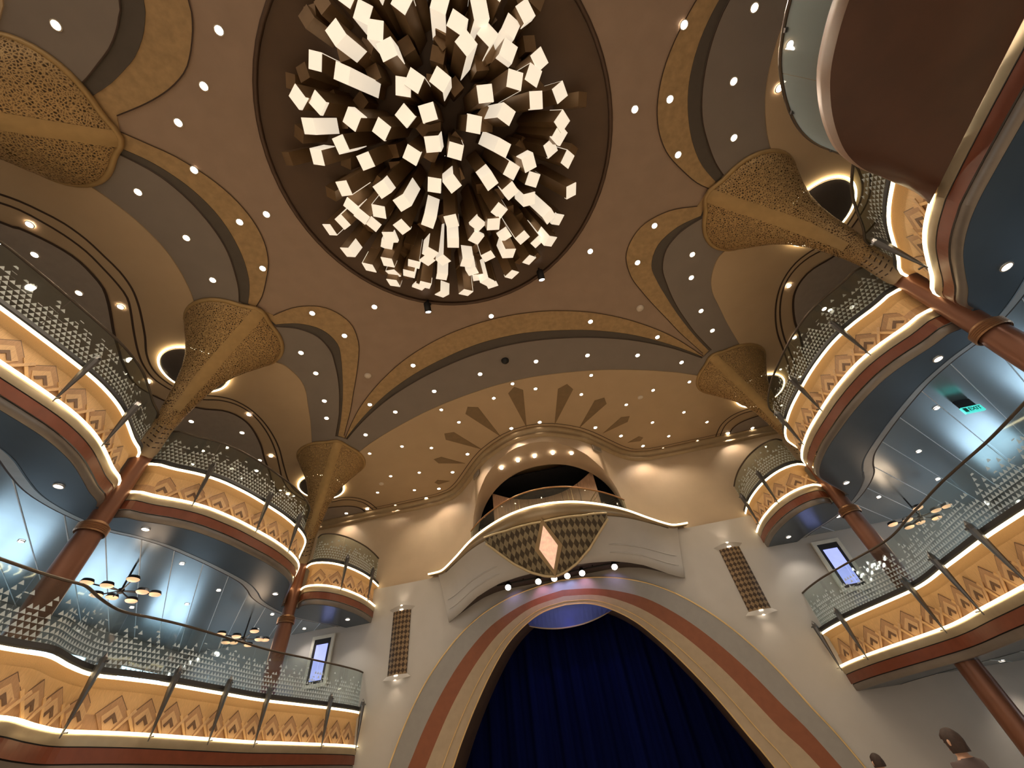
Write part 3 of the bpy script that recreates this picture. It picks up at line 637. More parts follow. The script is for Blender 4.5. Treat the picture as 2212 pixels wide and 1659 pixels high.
for x, y, lab in ((-8.0, 5.25, 'dark ceiling dome ringed with light above the middle left column'), (8.05, 5.22, 'dark ceiling dome ringed with light beside the projecting balcony bay'),
                  (-7.95, 11.33, 'dark ceiling dome ringed with light above the left column by the stage'), (8.0, 11.35, 'dark ceiling dome ringed with light above the right column by the stage'), (-8.0, -1.0, 'dark ceiling dome ringed with light above the rear left column')):
    t = thing('ceiling_dome', lab, 'dome', (x, y, CZ))
    obj('bowl', *lathe([(.005, -.30), (.25, -.285), (.5, -.24), (.66, -.18), (.745, -.125)], (x, y, CZ), 40), DOME, t, smooth=True)
    obj('collar', *lathe([(.745, -.125), (.75, -.115), (.74, -.062)], (x, y, CZ), 40), DOME, t, smooth=True)
    obj('light_ring', *tube([Vector((x+.79*math.cos(2*PI*k/56), y+.79*math.sin(2*PI*k/56), CZ-.10)) for k in range(56)], .022, 6, True), LEDH, t, smooth=True)
# ================================================================== CHANDELIER
ch = thing('chandelier', 'huge round chandelier of glowing square-ended bronze pendants fanning from a dark disc', 'chandelier', (0, YC, CZ))
obj('canopy_disc', *lathe([(.01, .25), (1.5, .24), (2.6, .17), (3.15, .09), (RC-.01, .06)], (0, YC, CZ), 72), CHDISC, ch, smooth=True)
obj('canopy_rim', *lathe([(RC-.02, .06), (RC-.02, .0), (RC+.02, -.012), (RC+.05, .0), (RC+.05, .02)], (0, YC, CZ), 72), mat('canopy_rim', (.09, .05, .03), .4, .3), ch, smooth=True)
PENDANTS = [(-0.45, -0.19, 8.18), (0.15, -0.17, 8.06), (0.68, -0.05, 8.11), (0.85, 0.21, 7.97), (1.22, 0.15, 8.05), (1.26, 0.44, 8.14), (1.65, 0.44, 8.25), (0.91, 0.45, 7.84), (1.53, 0.7, 8.08), (2.0, 0.92, 8.18), (1.52, 1.04, 7.79), (1.85, 1.09, 8.03), (-0.91, -0.07, 8.02), (-0.34, 0.03, 8.02), (-0.26, 0.27, 7.89), (-1.43, 0.17, 8.24), (-1.04, 0.38, 7.95), (-1.89, 0.5, 8.07), (-1.62, 0.64, 8.05), (-1.15, 0.95, 7.81), (-1.93, 0.9, 8.05), (-1.56, 1.26, 8.05), (-2.02, 1.34, 7.99), (-1.2, 1.55, 7.79), (-0.75, 1.18, 7.83), (-0.32, 1.1, 7.88), (0.09, 1.11, 7.6), (-0.19, 0.74, 7.81), (0.01, 0.7, 7.73), (0.4, 0.76, 7.68), (1.02, 1.1, 7.74), (0.74, 1.43, 7.59), (1.3, 1.47, 7.85), (1.82, 1.39, 7.88), (2.26, 1.43, 8.14), (2.21, 1.81, 7.95), (2.15, 1.99, 7.94), (1.98, 2.2, 8.11), (2.28, 2.5, 8.21), (1.12, 1.93, 7.84), (1.52, 2.24, 7.72), (1.19, 2.31, 7.8), (1.54, 2.56, 7.85), (0.32, 1.75, 7.72), (-0.01, 1.55, 7.66), (-0.41, 1.63, 7.72), (-0.2, 2.17, 7.71), (0.12, 2.21, 7.63), (0.77, 2.35, 7.69), (1.1, 2.59, 7.67), (1.42, 2.89, 7.85), (2.26, 3.01, 8.05), (-1.79, 1.87, 7.86), (-1.1, 2.0, 7.64), (-1.73, 2.42, 7.9), (-1.9, 2.24, 8.08), (-1.34, 2.37, 7.75), (-0.85, 2.29, 7.61), (-1.05, 2.72, 7.71), (-0.53, 2.76, 7.73), (-0.11, 2.84, 7.67), (0.35, 3.1, 7.86), (0.64, 3.12, 7.71), (0.81, 2.92, 7.77), (0.23, 3.38, 7.9), (0.8, 3.54, 8.04), (1.15, 3.61, 7.9), (1.75, 3.35, 7.94), (1.96, 3.6, 8.28), (1.72, 3.95, 8.12), (1.44, 3.9, 8.15), (-0.25, 3.37, 7.94), (-0.58, 3.7, 8.0), (-0.74, 3.41, 7.82), (-1.38, 2.89, 7.81), (-1.59, 3.14, 8.12), (-2.46, 3.12, 8.23), (-2.62, 2.64, 8.37), (-2.17, 2.47, 8.03), (-1.61, 2.63, 7.98), (-2.15, 3.51, 8.13), (-1.68, 3.42, 7.96), (-1.74, 3.79, 8.17), (-1.82, 3.97, 8.12), (-1.43, 3.88, 8.17), (-1.38, 4.33, 8.34), (-1.19, 4.22, 8.15), (-1.24, 3.69, 8.16), (-0.76, 4.13, 8.16), (-0.94, 4.63, 8.29), (-0.11, 3.86, 7.94), (-0.08, 4.19, 8.15), (0.01, 4.42, 8.25), (-0.37, 4.65, 8.14), (0.36, 3.88, 8.03), (0.81, 3.87, 7.89), (0.76, 4.47, 8.1), (0.26, 4.7, 8.27), (1.2, 4.29, 8.21), (-0.88, 3.59, 7.95), (0.18, 4.52, 8.14), (-0.18, -0.42, 8.15), (0.37, -0.38, 8.15), (1.01, -0.18, 8.13), (1.52, -0.01, 8.08), (0.69, -0.5, 8.25), (0.21, -0.68, 8.31), (1.35, -0.38, 8.24), (-0.61, -0.4, 8.28), (1.9, 0.32, 8.27)]
APEX = Vector((0, YC, Z(12.17)))
rnd = random.Random(11)
def pendant(B, lit, wd):
    d = (B-APEX).normalized(); a = d.cross(Vector((0, 0, 1)))
    if a.length < 1e-3: a = Vector((1, 0, 0))
    a.normalize(); b = d.cross(a); th = rnd.random()*PI/2; a, b = a*math.cos(th)+b*math.sin(th), -a*math.sin(th)+b*math.cos(th)
    t = (CZ+.20-B.z)/(-d.z); T = B-d*t; h = wd/2
    r0 = [T+a*h+b*h, T-a*h+b*h, T-a*h-b*h, T+a*h-b*h]; r1 = [B+a*h+b*h, B-a*h+b*h, B-a*h-b*h, B+a*h-b*h]
    p = obj('pendant', r0+r1, [(0, 1, 5, 4), (1, 2, 6, 5), (2, 3, 7, 6), (3, 0, 4, 7), (4, 5, 6, 7), (0, 3, 2, 1)], PEND, ch)
    if lit:
        e = d*.014; V = [v+e for v in r1]+list(r1); F = [(0, 1, 2, 3), (4, 7, 6, 5)]+[(i, (i+1) % 4, 4+(i+1) % 4, 4+i) for i in range(4)]
        parts = [(V, F)]
        # one luminous edge face running up the side, turned to the hall's middle or its edge
        sides = [(0, 1, b), (1, 2, -a), (2, 3, -b), (3, 0, a)]
        k = rnd.choice([0, 1, 2, 3]); i, j, nn = sides[k]; l = rnd.choice([.05, .15, .3, .5, .8])*t
        q = [r1[i]+e, r1[j]+e, r1[j]-d*l, r1[i]-d*l]; g = nn*.012
        V = [v+g for v in q]+q; F = [(0, 1, 2, 3), (4, 7, 6, 5)]+[(i2, (i2+1) % 4, 4+(i2+1) % 4, 4+i2) for i2 in range(4)]
        parts.append((V, F))
        V, F = join(*parts); obj('diffuser', V, F, DIFF, p)
for x, y, z in PENDANTS: pendant(Vector((x, y, Z(z))), True, .235)
for i in range(95):
    a = rnd.random()*2*PI; rr = 2.85*math.sqrt(rnd.random()); pendant(Vector((rr*math.cos(a), YC+rr*math.sin(a), Z(8.45+.25*rnd.random()))), False, .22)
# track heads on the chandelier rim
for x, y, lab in ((-1.44, 5.0, 'small black spotlight clamped to the chandelier rim'), (1.41, 4.9, 'small black spotlight clamped to the chandelier rim')):
    t = thing('track_spotlight', lab, 'spotlight', (x, y, CZ), 'spotlights on the chandelier rim')
    obj('arm', *box((x, y, CZ-.08), (.04, .04, .2)), BLACK, t); obj('yoke', *box((x, y, CZ-.18), (.16, .06, .03)), BLACK, t)
    R = Matrix.Rotation(.6, 3, 'X'); hd = [Vector((x, y, CZ-.3))+R @ v for v in lathe([(.06, .13), (.08, .1), (.08, -.12), (.07, -.13)], (0, 0, 0), 14)[0]]
    obj('housing', hd, lathe([(.06, .13), (.08, .1), (.08, -.12), (.07, -.13)], (0, 0, 0), 14)[1], BLACK, t, smooth=True)
    obj('lens', [Vector((x, y, CZ-.3))+R @ v for v in plate([(.065*math.cos(k*PI/7), .065*math.sin(k*PI/7)) for k in range(14)], -.125, .01)[0]], plate([(math.cos(k), 0) for k in range(14)], 0, 1)[1], LIGHTC, t)
# ================================================================== DOWNLIGHTS
DLV = {}
def dl_mesh(kind, r):
    key = (kind, r)
    if key not in DLV:
        lens = local_mesh('lens', [lathe([(r*.78, -.004), (r*.5, -.008), (.002, -.009)], (0, 0, 0), 16)], LIGHTM if kind == 'w' else LIGHTC)
        trim = local_mesh('trim', [lathe([(r, .0), (r, -.012), (r*.8, -.014), (r*.76, -.002)], (0, 0, 0), 16)], TRIMW)
        DLV[key] = (lens, trim)
    return DLV[key]
def downlight(x, y, z, label, group, kind='w', r=.085, power=0, color=WARM, angle=110):
    where = ', stage end' if y > 9 else ', mid hall' if y > 4.2 else ', chandelier end' if y > .3 else ', far end'
    side = ', left of the stage' if x < -1.5 else ', right of the stage' if x > 1.5 else ', on the stage axis'
    t = thing('downlight', label+where+side, 'downlight', (x, y, z), group+where+side)
    lens, trim = dl_mesh(kind, r)
    for nm, me in (('lens', lens), ('trim', trim)):
        o = bpy.data.objects.new(nm, me); COL.objects.link(o); o.parent = t
    if power: lamp('SPOT', (x, y, z-.05), power, color, t, (x, y, 0), .07, angle)
    return t
DL = dict(
 brown=('round downlight in the plain brown ceiling', CZ+.02, [(-3.45, -.74), (-2.82, -.49), (-4.48, -.13), (-3.54, .07), (-4.32, .42), (-3.86, 2.18), (-2.77, 4.81), (-.04, 5.9), (2.69, 4.79), (3.76, 2.14)], 120),
 gold=('round downlight in the gold ceiling band', CZ, [(-4.6, 1.13), (-4.45, 2.18), (-4.65, 3.2), (2.53, 6.83), (4.41, 7.95), (-2.59, 6.87), (-4.42, 7.95), (-4.27, 4.55), (-3.87, 5.39), (4.42, 2.13), (4.6, 1.1), (4.65, 3.15), (4.21, 4.55), (3.82, 5.39)], 90),
 grey=('round downlight in the grey ceiling band', CZ-.035, [(-5.04, -1.05), (-5.83, 1.21), (-5.65, 2.19), (-5.82, 3.15), (-5.18, 5.55), (-5.21, 6.31), (-5.56, 7.36), (-5.89, 8.06), (-5.16, 9.18), (-3.82, 8.47), (-2.37, 7.99), (-.86, 7.74), (.83, 7.76), (2.34, 7.99), (3.82, 8.45), (5.19, 9.17), (5.77, 1.14), (5.59, 2.12), (5.76, 3.1), (5.16, 5.52), (5.2, 6.18), (5.58, 7.34), (6.0, 8.16)], 60),
 beige=('small round downlight in the beige sunburst ceiling', CZ-.06, [(-.02, 8.4), (-.72, 8.83), (.62, 8.84), (2.38, 8.81), (2.0, 9.56), (-2.43, 8.81), (-2.09, 9.56), (-3.4, 10.54), (-4.3, 10.12), (-5.47, 10.11), (-4.33, 11.78), (-5.38, 11.62), (-4.94, 12.82), (-6.29, 12.46), (3.44, 10.55), (4.33, 10.13), (5.51, 10.12), (5.46, 11.64), (4.36, 11.83), (6.37, 12.51), (5.0, 12.87)], 40),
 cornice=('bright downlight in the row along the cornice', CZ-.06, [(-.51, 10.45), (.48, 10.46), (2.33, 11.41), (3.22, 12.22), (4.04, 13.15), (4.82, 13.6), (-2.33, 11.32), (-3.18, 12.2), (-4.03, 13.08), (-4.73, 13.55), (-6.05, 13.6), (6.14, 13.6)], 60),
 balc=('downlight over the upper balcony walkway', CZ-.076, [(-8.17, 1.22), (-8.66, 1.73), (-8.65, 2.66), (-8.14, 3.18), (-9.38, 5.25), (-9.51, 6.91), (-7.84, 7.17), (-8.54, 7.81), (-8.47, 9.12), (-8.93, 9.2), (-9.38, 9.67), (-9.29, 11.32), (-8.07, 13.39), (-7.18, 13.41), (-9.39, 13.6), (7.88, 7.16), (9.16, 8.29), (8.57, 9.17), (7.28, 13.5), (8.19, 13.49), (6.5, 1.79), (6.47, 2.43)], 35))
for k, (lab, z, pts, pw) in DL.items():
    for i, (x, y) in enumerate(pts):
        lit = pw*1.5 if (k == 'brown' or i % 2 == 0) else 0
        downlight(x, y, z, lab, lab.replace('downlight', 'downlights'), 'w', .076 if k != 'beige' else .064, lit)
for x, y in [(-7.62, 4.29), (-7.57, 6.0), (-7.48, 10.06), (-6.9, 12.91), (7.72, 4.31), (7.68, 6.1), (7.6, 10.24), (6.95, 13.09)]:
    downlight(x, y, Z(4.53), 'downlight in the glossy dark balcony soffit', 'downlights in the soffit', 'c', .08, 30, (1, .9, .75))
for x, y in [(-10.06, 5.63), (-8.3, 7.72), (-8.68, 9.39), (-9.96, 9.81), (-11.2, 9.36), (-8.65, 11.6), (-8.0, 12.43), (-8.63, 13.25), (8.6, 7.84), (9.06, 9.56), (9.04, 11.72), (10.36, 11.31), (8.25, 12.52)]:
    downlight(x, y, Z(4.62), 'downlight in the brushed metal corridor ceiling', 'downlights in the corridor ceiling', 'c', .06, 25, (1, .92, .82))
for x, y in [(9.0, 11.2), (10.0, 12.0), (9.6, 13.0), (-9.0, 11.2), (-9.6, 12.6)]:
    downlight(x, y, Z(1.02), 'downlight in the hall-level corridor ceiling', 'downlights of the hall-level corridor', 'c', .07, 40, (1, .85, .68))
for i, (x, y) in enumerate([(-3.95, 6.86), (3.9, 6.79)]):
    o = tag(obj('smoke_detector', *lathe([(.1, 0), (.1, -.03), (.06, -.06), (.005, -.065)], (x, y, CZ+.02), 16), mat('detector_white', (.7, .6, .5), .5), smooth=True), 'small white smoke detector on the gold ceiling band', 'detector', 'detectors on the gold band')
tag(obj('camera_dome', *lathe([(.11, 0), (.11, -.04), (.07, -.09), (.005, -.11)], (-.03, 7.45, CZ-.035), 16), BLACK, smooth=True), 'black security camera dome on the grey ceiling band', 'camera')
for x, y in [(3.91, 10.34), (-5.9, 11.96)]:
    tag(obj('smoke_detector', *lathe([(.09, 0), (.09, -.02), (.06, -.04), (.005, -.045)], (x, y, CZ-.06), 16), MATS['detector_white'], smooth=True), 'pale flat detector on the beige sunburst ceiling', 'detector', 'detectors on the sunburst ceiling')

# ================================================================== STAGE BALCONY, NICHE, HOOD
sb = thing('stage_balcony', 'bow-fronted bronze balcony with a light strip and upturned ends above the stage arch', 'balcony', (0, 11, Z(5.5)))
LBELL = [(-4.5, 13.55), (-4.2, 13.53), (-3.9, 13.40), (-3.22, 12.66), (-2.45, 11.75), (-1.8, 11.16), (-1.1, 10.70), (-.5, 10.48), (0, 10.42), (.5, 10.48), (1.1, 10.70), (1.8, 11.16), (2.45, 11.75), (3.22, 12.66), (3.9, 13.40), (4.2, 13.53), (4.5, 13.55)]
P = resample(cr(LBELL, .08), .1)
def zf(x): return interp([(0, 5.25), (1.1, 5.30), (2.0, 5.42), (3.0, 5.55), (3.9, 5.62), (4.5, 5.67)], x)
BRF = mat('balcony_bronze', (.34, .25, .15), .33, .6, var=.06, scale=3)
N = normals2(P)
obj('fascia', *loft([[Vector((p[0], p[1]+.02, Z(5.70))), Vector((p[0], p[1]-.01, Z(5.66))), Vector((p[0]*.995, p[1]+.03, Z(.5*5.66+.5*zf(p[0])))), Vector((p[0]*.985, p[1]+.12, Z(zf(p[0])))), Vector((p[0]*.96, p[1]+.22, Z(zf(p[0])+.03)))] for p in P]), BRF, sb, smooth=True)
obj('light_strip', *tube([Vector((p[0], p[1]-.01, Z(5.715))) for p in P], .026, 8), LEDM, sb, smooth=True)
obj('floor_slab', *plate([Vector((p[0]*.99, p[1]+.04)) for p in P if abs(p[0]) < 3.9]+[Vector((x, bell(x)+.04)) for x in (3.8, 3.4, 3.0, 2.7)]+[Vector((2.6, 14.4)), Vector((-2.6, 14.4))]+[Vector((-x, bell(x)+.04)) for x in (2.7, 3.0, 3.4, 3.8)], Z(5.60), .09), mat('niche_floor', (.12, .09, .07), .6), sb)
srl = thing('glass_railing', 'clear glass railing with a bronze handrail on the bow-fronted stage balcony', 'railing', (0, 11, Z(5.75)))
Q = [Vector((p[0]*.93, p[1]+.28)) for p in P if abs(p[0]) < 2.85]
k = 0
while k < len(Q)-1:
    e = min(len(Q)-1, k+9); S = Q[k:e]+[Q[e-1].lerp(Q[e], .9)]
    obj('glass_pane', *loft([[Vector((p[0], p[1], Z(5.70))), Vector((p[0], p[1], Z(6.36))), Vector((p[0], p[1]+.012, Z(6.36))), Vector((p[0], p[1]+.012, Z(5.70)))] for p in S]), CLEAR, srl); k = e
obj('handrail', *tube([Vector((p[0], p[1], Z(6.39))) for p in Q], .024, 8), mat('handrail_copper', (.42, .22, .10), .35, .6), srl, smooth=True)
# niche: vault, black drape, wooden set
NH = cr([Vector((x, z)) for x, z in NICHE], .15); NC = [Vector((-p[0], p[1])) for p in reversed(NH[1:])]+NH
nic = struct(bpy.data.objects.new('wall_niche', None), 'arched balcony niche above the stage with pale vaulted ceiling'); COL.objects.link(nic); nic.location = (0, 12, Z(5.6))
rings = []
for p in NC:
    y0 = bell(p[0]); rings.append([Vector((p[0], y0, Z(p[1]))), Vector((p[0]*1.0, y0+.06, Z(p[1]-.01))), Vector((p[0]*1.02, max(y0+.35, 12.15+.18*p[0]**2), Z(p[1]-.05-.0*abs(p[0]))))])
obj('vault', *loft(rings), WALL, nic, smooth=True)
obj('back_drape', *box((0, 14.45, Z(7.1)), (6.4, .06, 3.4)), mat('drape_black', (.008, .008, .012), .8, var=.3, scale=3, stretch=(6, 1, .2)), nic)
obj('side_drape', *box((-3.0, 13.9, Z(7.1)), (.06, 1.2, 3.4)), MATS['drape_black'], nic); obj('side_drape', *box((3.0, 13.9, Z(7.1)), (.06, 1.2, 3.4)), MATS['drape_black'], nic)
obj('top_cover', *box((0, 13.7, Z(8.40)), (4.6, 1.7, .05)), MATS['drape_black'], nic)
st = thing('set_screen', 'curved wooden stage screen with gold lines standing in the niche', 'screen', (0, 13.1, Z(5.7)))
SETW = mat('set_wood', (.52, .31, .19), .5, var=.2, scale=8, stretch=(6, 6, .6))
topz = cr([Vector((-1.85, 7.95)), Vector((-1.21, 7.68)), Vector((-.6, 7.56)), Vector((0, 7.52)), Vector((.65, 7.56)), Vector((1.31, 7.74)), Vector((1.95, 8.06))], .2)
def yset(x): return 13.0+.25*math.cos(x*.9)
nseg = 6
for i in range(nseg):
    x0 = -1.88+3.8*i/nseg; x1 = -1.88+3.8*(i+1)/nseg-.012; R_ = []
    for j in range(5):
        x = x0+(x1-x0)*j/4; zt_ = interp([(p[0]+5, p[1]) for p in topz], x+5) 
        R_.append([Vector((x, yset(x), Z(5.7))), Vector((x, yset(x), Z(zt_))), Vector((x, yset(x)+.05, Z(zt_))), Vector((x, yset(x)+.05, Z(5.7)))])
    obj('wood_panel', *loft(R_), SETW, st)
for pts in ([(-1.1, 5.7), (-1.1, 7.6)], [(-.95, 5.7), (-.95, 7.55)], [(.85, 5.7), (.85, 7.55)], [(1.0, 5.7), (1.0, 7.55)], [(1.85, 7.2), (1.35, 6.7), (1.35, 5.7)], [(1.85, 7.05), (1.45, 6.65), (1.45, 5.7)], [(-1.8, 6.5), (-1.4, 6.3), (-1.2, 5.9)], [(-1.8, 6.4), (-1.45, 6.2), (-1.3, 5.8)]):
    obj('gold_line', *tube([Vector((x, yset(x)-.012, Z(z))) for x, z in pts], .014, 6), GLINE, st)
for x, y, z in [(-1.19, 11.6, 8.03), (-.57, 11.5, 8.12), (.03, 11.5, 8.15), (.67, 11.5, 8.12), (1.3, 11.6, 8.02)]:
    downlight(x, y, Z(z)-.01, 'downlight in the pale niche vault', 'downlights in the niche', 'w', .07, 45, angle=150)
# hood under the balcony
HB = [(0, 12.0, 4.50), (.6, 12.02, 4.51), (1.1, 12.1, 4.51), (1.7, 12.32, 4.52), (2.15, 12.6, 4.50), (2.6, 12.85, 4.43), (2.95, 13.1, 4.33), (3.3, 13.35, 4.22), (3.75, 13.6, 4.10)]
hood = struct(bpy.data.objects.new('trim_1', None), 'pale plaster hood swelling under the stage balcony'); COL.objects.link(hood); hood.location = (0, 12, Z(4.5))
HS = []
xs = [i*.125 for i in range(-32, 33)]
for x in xs:
    u = abs(x)/4.0; k = x/4.0
    pt = Vector((k*4.15, interp([(abs(q[0]), q[1]) for q in P if q[0] >= 0], abs(k*4.15))+.10, Z(zf(k*4.15))+.01)); xb = k*3.75
    pb = Vector((xb, interp([(a, b) for a, b, c in HB], xb), Z(interp([(a, c) for a, b, c in HB], xb))))
    row = []
    for v in (0, .2, .4, .6, .8, 1):
        q = pt.lerp(pb, v); q.y += .30*math.sin(PI*v)*(1-u); q.z += .06*math.sin(PI*v)
        row.append(q)
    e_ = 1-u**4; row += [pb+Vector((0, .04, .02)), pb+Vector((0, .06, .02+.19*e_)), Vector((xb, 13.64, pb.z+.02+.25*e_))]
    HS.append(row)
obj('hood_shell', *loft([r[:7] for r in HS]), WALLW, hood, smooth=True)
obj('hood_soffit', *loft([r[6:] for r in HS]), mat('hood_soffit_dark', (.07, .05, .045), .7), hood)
for sd in (-1, 1):
    for v, off in ((.62, 0), (.80, 0)):
        pth = []
        for i, r in enumerate(HS):
            x = xs[i]
            if 1.7 < sd*x < 3.95:
                q = r[3].lerp(r[4], (v-.6)/.2) if v <= .8 else r[4]; pth.append(q+Vector((0, -.012, 0)))
        obj('hood_ridge', *tube(pth, [.004]+[.02]*(len(pth)-2)+[.004], 6), WALLW, hood, smooth=True)
# emblem under the balcony
SCALE = bpy.data.materials.new('scale_pattern'); SCALE.use_nodes = True
def scale_nodes(m, c1, c2, sc):
    n = m.node_tree.nodes; L = m.node_tree.links; b = n['Principled BSDF']; b.inputs['Roughness'].default_value = .45; b.inputs['Metallic'].default_value = .3
    tc = n.new('ShaderNodeTexCoord'); mp = n.new('ShaderNodeMapping'); mp.inputs['Rotation'].default_value = (0, PI/4, 0); mp.inputs['Scale'].default_value = (sc, .001, sc*.8)
    L.new(tc.outputs['Object'], mp.inputs[0]); ck = n.new('ShaderNodeTexChecker'); ck.inputs['Scale'].default_value = 1
    wv = n.new('ShaderNodeTexVoronoi'); wv.inputs['Scale'].default_value = 2.0; L.new(mp.outputs[0], wv.inputs['Vector'])
    ck.inputs['Color1'].default_value = (*c1, 1); ck.inputs['Color2'].default_value = (*c2, 1); L.new(mp.outputs[0], ck.inputs['Vector'])
    mx = n.new('ShaderNodeMixRGB'); mx.blend_type = 'MULTIPLY'; mx.inputs[0].default_value = .35; L.new(ck.outputs[0], mx.inputs[1]); L.new(wv.outputs['Distance'], mx.inputs[2])
    L.new(mx.outputs[0], b.inputs['Base Color'])
scale_nodes(SCALE, (.30, .25, .16), (.075, .055, .035), 9)
em = thing('emblem', 'shield-shaped emblem of scale pattern with a glowing diamond under the stage balcony', 'emblem', (0, 11.2, Z(4.9)))
EB = [(0, 4.23), (.3, 4.28), (.67, 4.42), (1.1, 4.68), (1.42, 4.95), (1.65, 5.15), (1.82, 5.30)]
def ysh(x, z): return 10.50+(5.3-z)*1.25+.22*x*x
R_ = []; RT = []
nx = 40
for i in range(nx+1):
    x = -1.82+3.64*i/nx; zb_ = interp(EB, x); zt_ = zf(x)+.02
    R_.append([Vector((x, ysh(x, zb_+(zt_-zb_)*v/8)-.05*math.sin(PI*v/8), Z(zb_+(zt_-zb_)*v/8))) for v in range(9)])
obj('scale_field', *loft(R_), SCALE, em, smooth=True)
obj('scale_back', *loft([[q+Vector((0, .08, .02)) for q in r] for r in R_]), BRF, em, smooth=True)
BORD = mat('emblem_border', (.58, .46, .28), .4, .4)
obj('border', *tube([r[0]+Vector((0, -.01, 0)) for r in R_], .045, 6), BORD, em, smooth=True)
obj('border', *tube([r[-1]+Vector((0, -.02, -.02)) for r in R_], .03, 6), BORD, em, smooth=True)
def rhomb(w, z0, z1, off): return [Vector((x, ysh(x, z)-off, Z(z))) for x, z in ((0, z0), (w, (z0+z1)/2+.01), (0, z1), (-w, (z0+z1)/2+.01))]
def frame(a, b, off2):
    V = a+b+[v+Vector((0, .08, .0)) for v in a]
    return V, [(i, (i+1) % 4, 4+(i+1) % 4, 4+i) for i in range(4)]+[(8+i, 8+(i+1) % 4, (i+1) % 4, i) for i in range(4)]
obj('diamond_frame', *frame(rhomb(.40, 4.20, 5.30, .12), rhomb(.27, 4.34, 5.17, .10), 0), BRF, em)
GEM = mat('diamond_glow', (.85, .50, .33), .4, emit=.62, ecol=(1, .62, .42), var=.35, scale=9)
g = rhomb(.27, 4.34, 5.17, .09); obj('diamond', g+[v+Vector((0, .05, 0)) for v in g], [(0, 1, 2, 3), (4, 7, 6, 5), (0, 4, 5, 1), (1, 5, 6, 2), (2, 6, 7, 3), (3, 7, 4, 0)], GEM, em)
# stage spotlights on a bar under the hood
bar = tag(obj('lighting_bar', *tube([Vector((-1.95, 12.95, Z(4.69))), Vector((1.95, 12.95, Z(4.69)))], .025, 8), BLACK), 'black lighting bar tucked under the hood above the stage arch', 'bar')
for x in (-1.1, 0, 1.1): obj('hanger', *box((x, 12.95, Z(4.74)), (.03, .03, .10)), BLACK, bar)
for i, x in enumerate((-1.59, -.63, -.13, .28, .74, 1.74)):
    t = thing('stage_spotlight', 'lit stage spotlight hanging from the bar over the arch', 'spotlight', (x, 12.93, Z(4.6)), 'stage spotlights on the bar')
    R = Matrix.Rotation(-.75, 3, 'X'); prof = [(.07, .12), (.09, .08), (.095, -.10)]
    V, F = lathe(prof, (0, 0, 0), 16); obj('housing', [Vector((x, 12.93, Z(4.62)))+R @ v for v in V], F, BLACK, t, smooth=True)
    V, F = plate([(.088*math.cos(k*PI/8), .088*math.sin(k*PI/8)) for k in range(16)], -.11, .01); obj('lens', [Vector((x, 12.93, Z(4.62)))+R @ v for v in V], F, LIGHTC, t)
    lamp('SPOT', (x, 13.0, Z(4.5)), (5, 10, 12, 12, 10, 5)[i], ((.6, .5, 1), (1, .45, .7), (.55, .5, 1), (.45, .5, 1), (1, .5, .8), (.6, .5, 1))[i], t, (x*.9, 14.1, Z(3.9)), .05, 95)
# ================================================================== WALL LIGHTS, FRAMES, CORRIDOR LAMPS
for sg, side in ((-1, 'left'), (1, 'right')):
    t = thing('wall_light_panel', 'tall scale-patterned wall light panel on the stage wall, %s of the arch' % side, 'wall light', (sg*5.38, YW, Z(3.8)))
    R_ = []
    for i in range(13):
        a = -1.1+2.2*i/12; R_.append([Vector((sg*5.38+.31*math.sin(a)/math.sin(1.1), YW-.02-.13*(math.cos(a)-math.cos(1.1)), Z(z))) for z in (2.95, 3.4, 3.9, 4.3, 4.72)])
    sp = bpy.data.materials.get('wall_scale') or bpy.data.materials.new('wall_scale')
    if not sp.use_nodes: sp.use_nodes = True; scale_nodes(sp, (.30, .20, .11), (.07, .04, .02), 12)
    obj('pattern_panel', *loft(R_), sp, t, smooth=True)
    for zz, up in ((4.72, 1), (2.95, -1)):
        R2 = []
        for i in range(13):
            a = -1.1+2.2*i/12; x = .33*math.sin(a)/math.sin(1.1); d = .13*(math.cos(a)-math.cos(1.1))
            R2.append([Vector((sg*5.38+x*(1+.35*v), YW-.02-d*(1+.5*v), Z(zz+up*.16*v*(1-.5*abs(x)/.33)*(1 if up > 0 else 1)))) for v in (0, .5, 1)])
        obj('plaster_shell', *loft(R2), WALLW, t, smooth=True)
        obj('lamp_lens', *box((sg*5.38, YW-.08, Z(zz+up*.02)), (.10, .05, .02)), LIGHTM, t)
        lamp('SPOT', (sg*5.38, YW-.16, Z(zz+up*.10)), 9 if up > 0 else 7, WARM, t, (sg*5.38, YW-.02, Z(zz+up*1.1)), .03, 85, .9)
    # framed display at the end of the middle deck
    fx, fy = sg*8.05, 13.61
    t = thing('framed_display', 'tall framed lavender display at the stage end of the %s middle deck' % side, 'display', (fx, fy, Z(3.0)))
    FRM = mat('display_frame', (.72, .70, .62), .4, .1)
    for c, sz in (((0, 0, 1.36), (.78, .07, .10)), ((0, 0, .04), (.78, .07, .10)), ((-.34, 0, .7), (.10, .07, 1.22)), ((.34, 0, .7), (.10, .07, 1.22))):
        obj('frame', *box((fx+c[0], fy-.03+c[1], Z(3.0)+c[2]), sz), FRM, t)
    obj('inner_frame', *box((fx, fy-.02, Z(3.7)), (.60, .04, 1.26)), BLACK, t)
    obj('screen', *box((fx-.0, fy-.045, Z(3.66)), (.40, .02, .98)), mat('display_lavender', (.4, .45, .85), .3, emit=1.0, ecol=(.36, .42, .95), var=.12, scale=4), t)
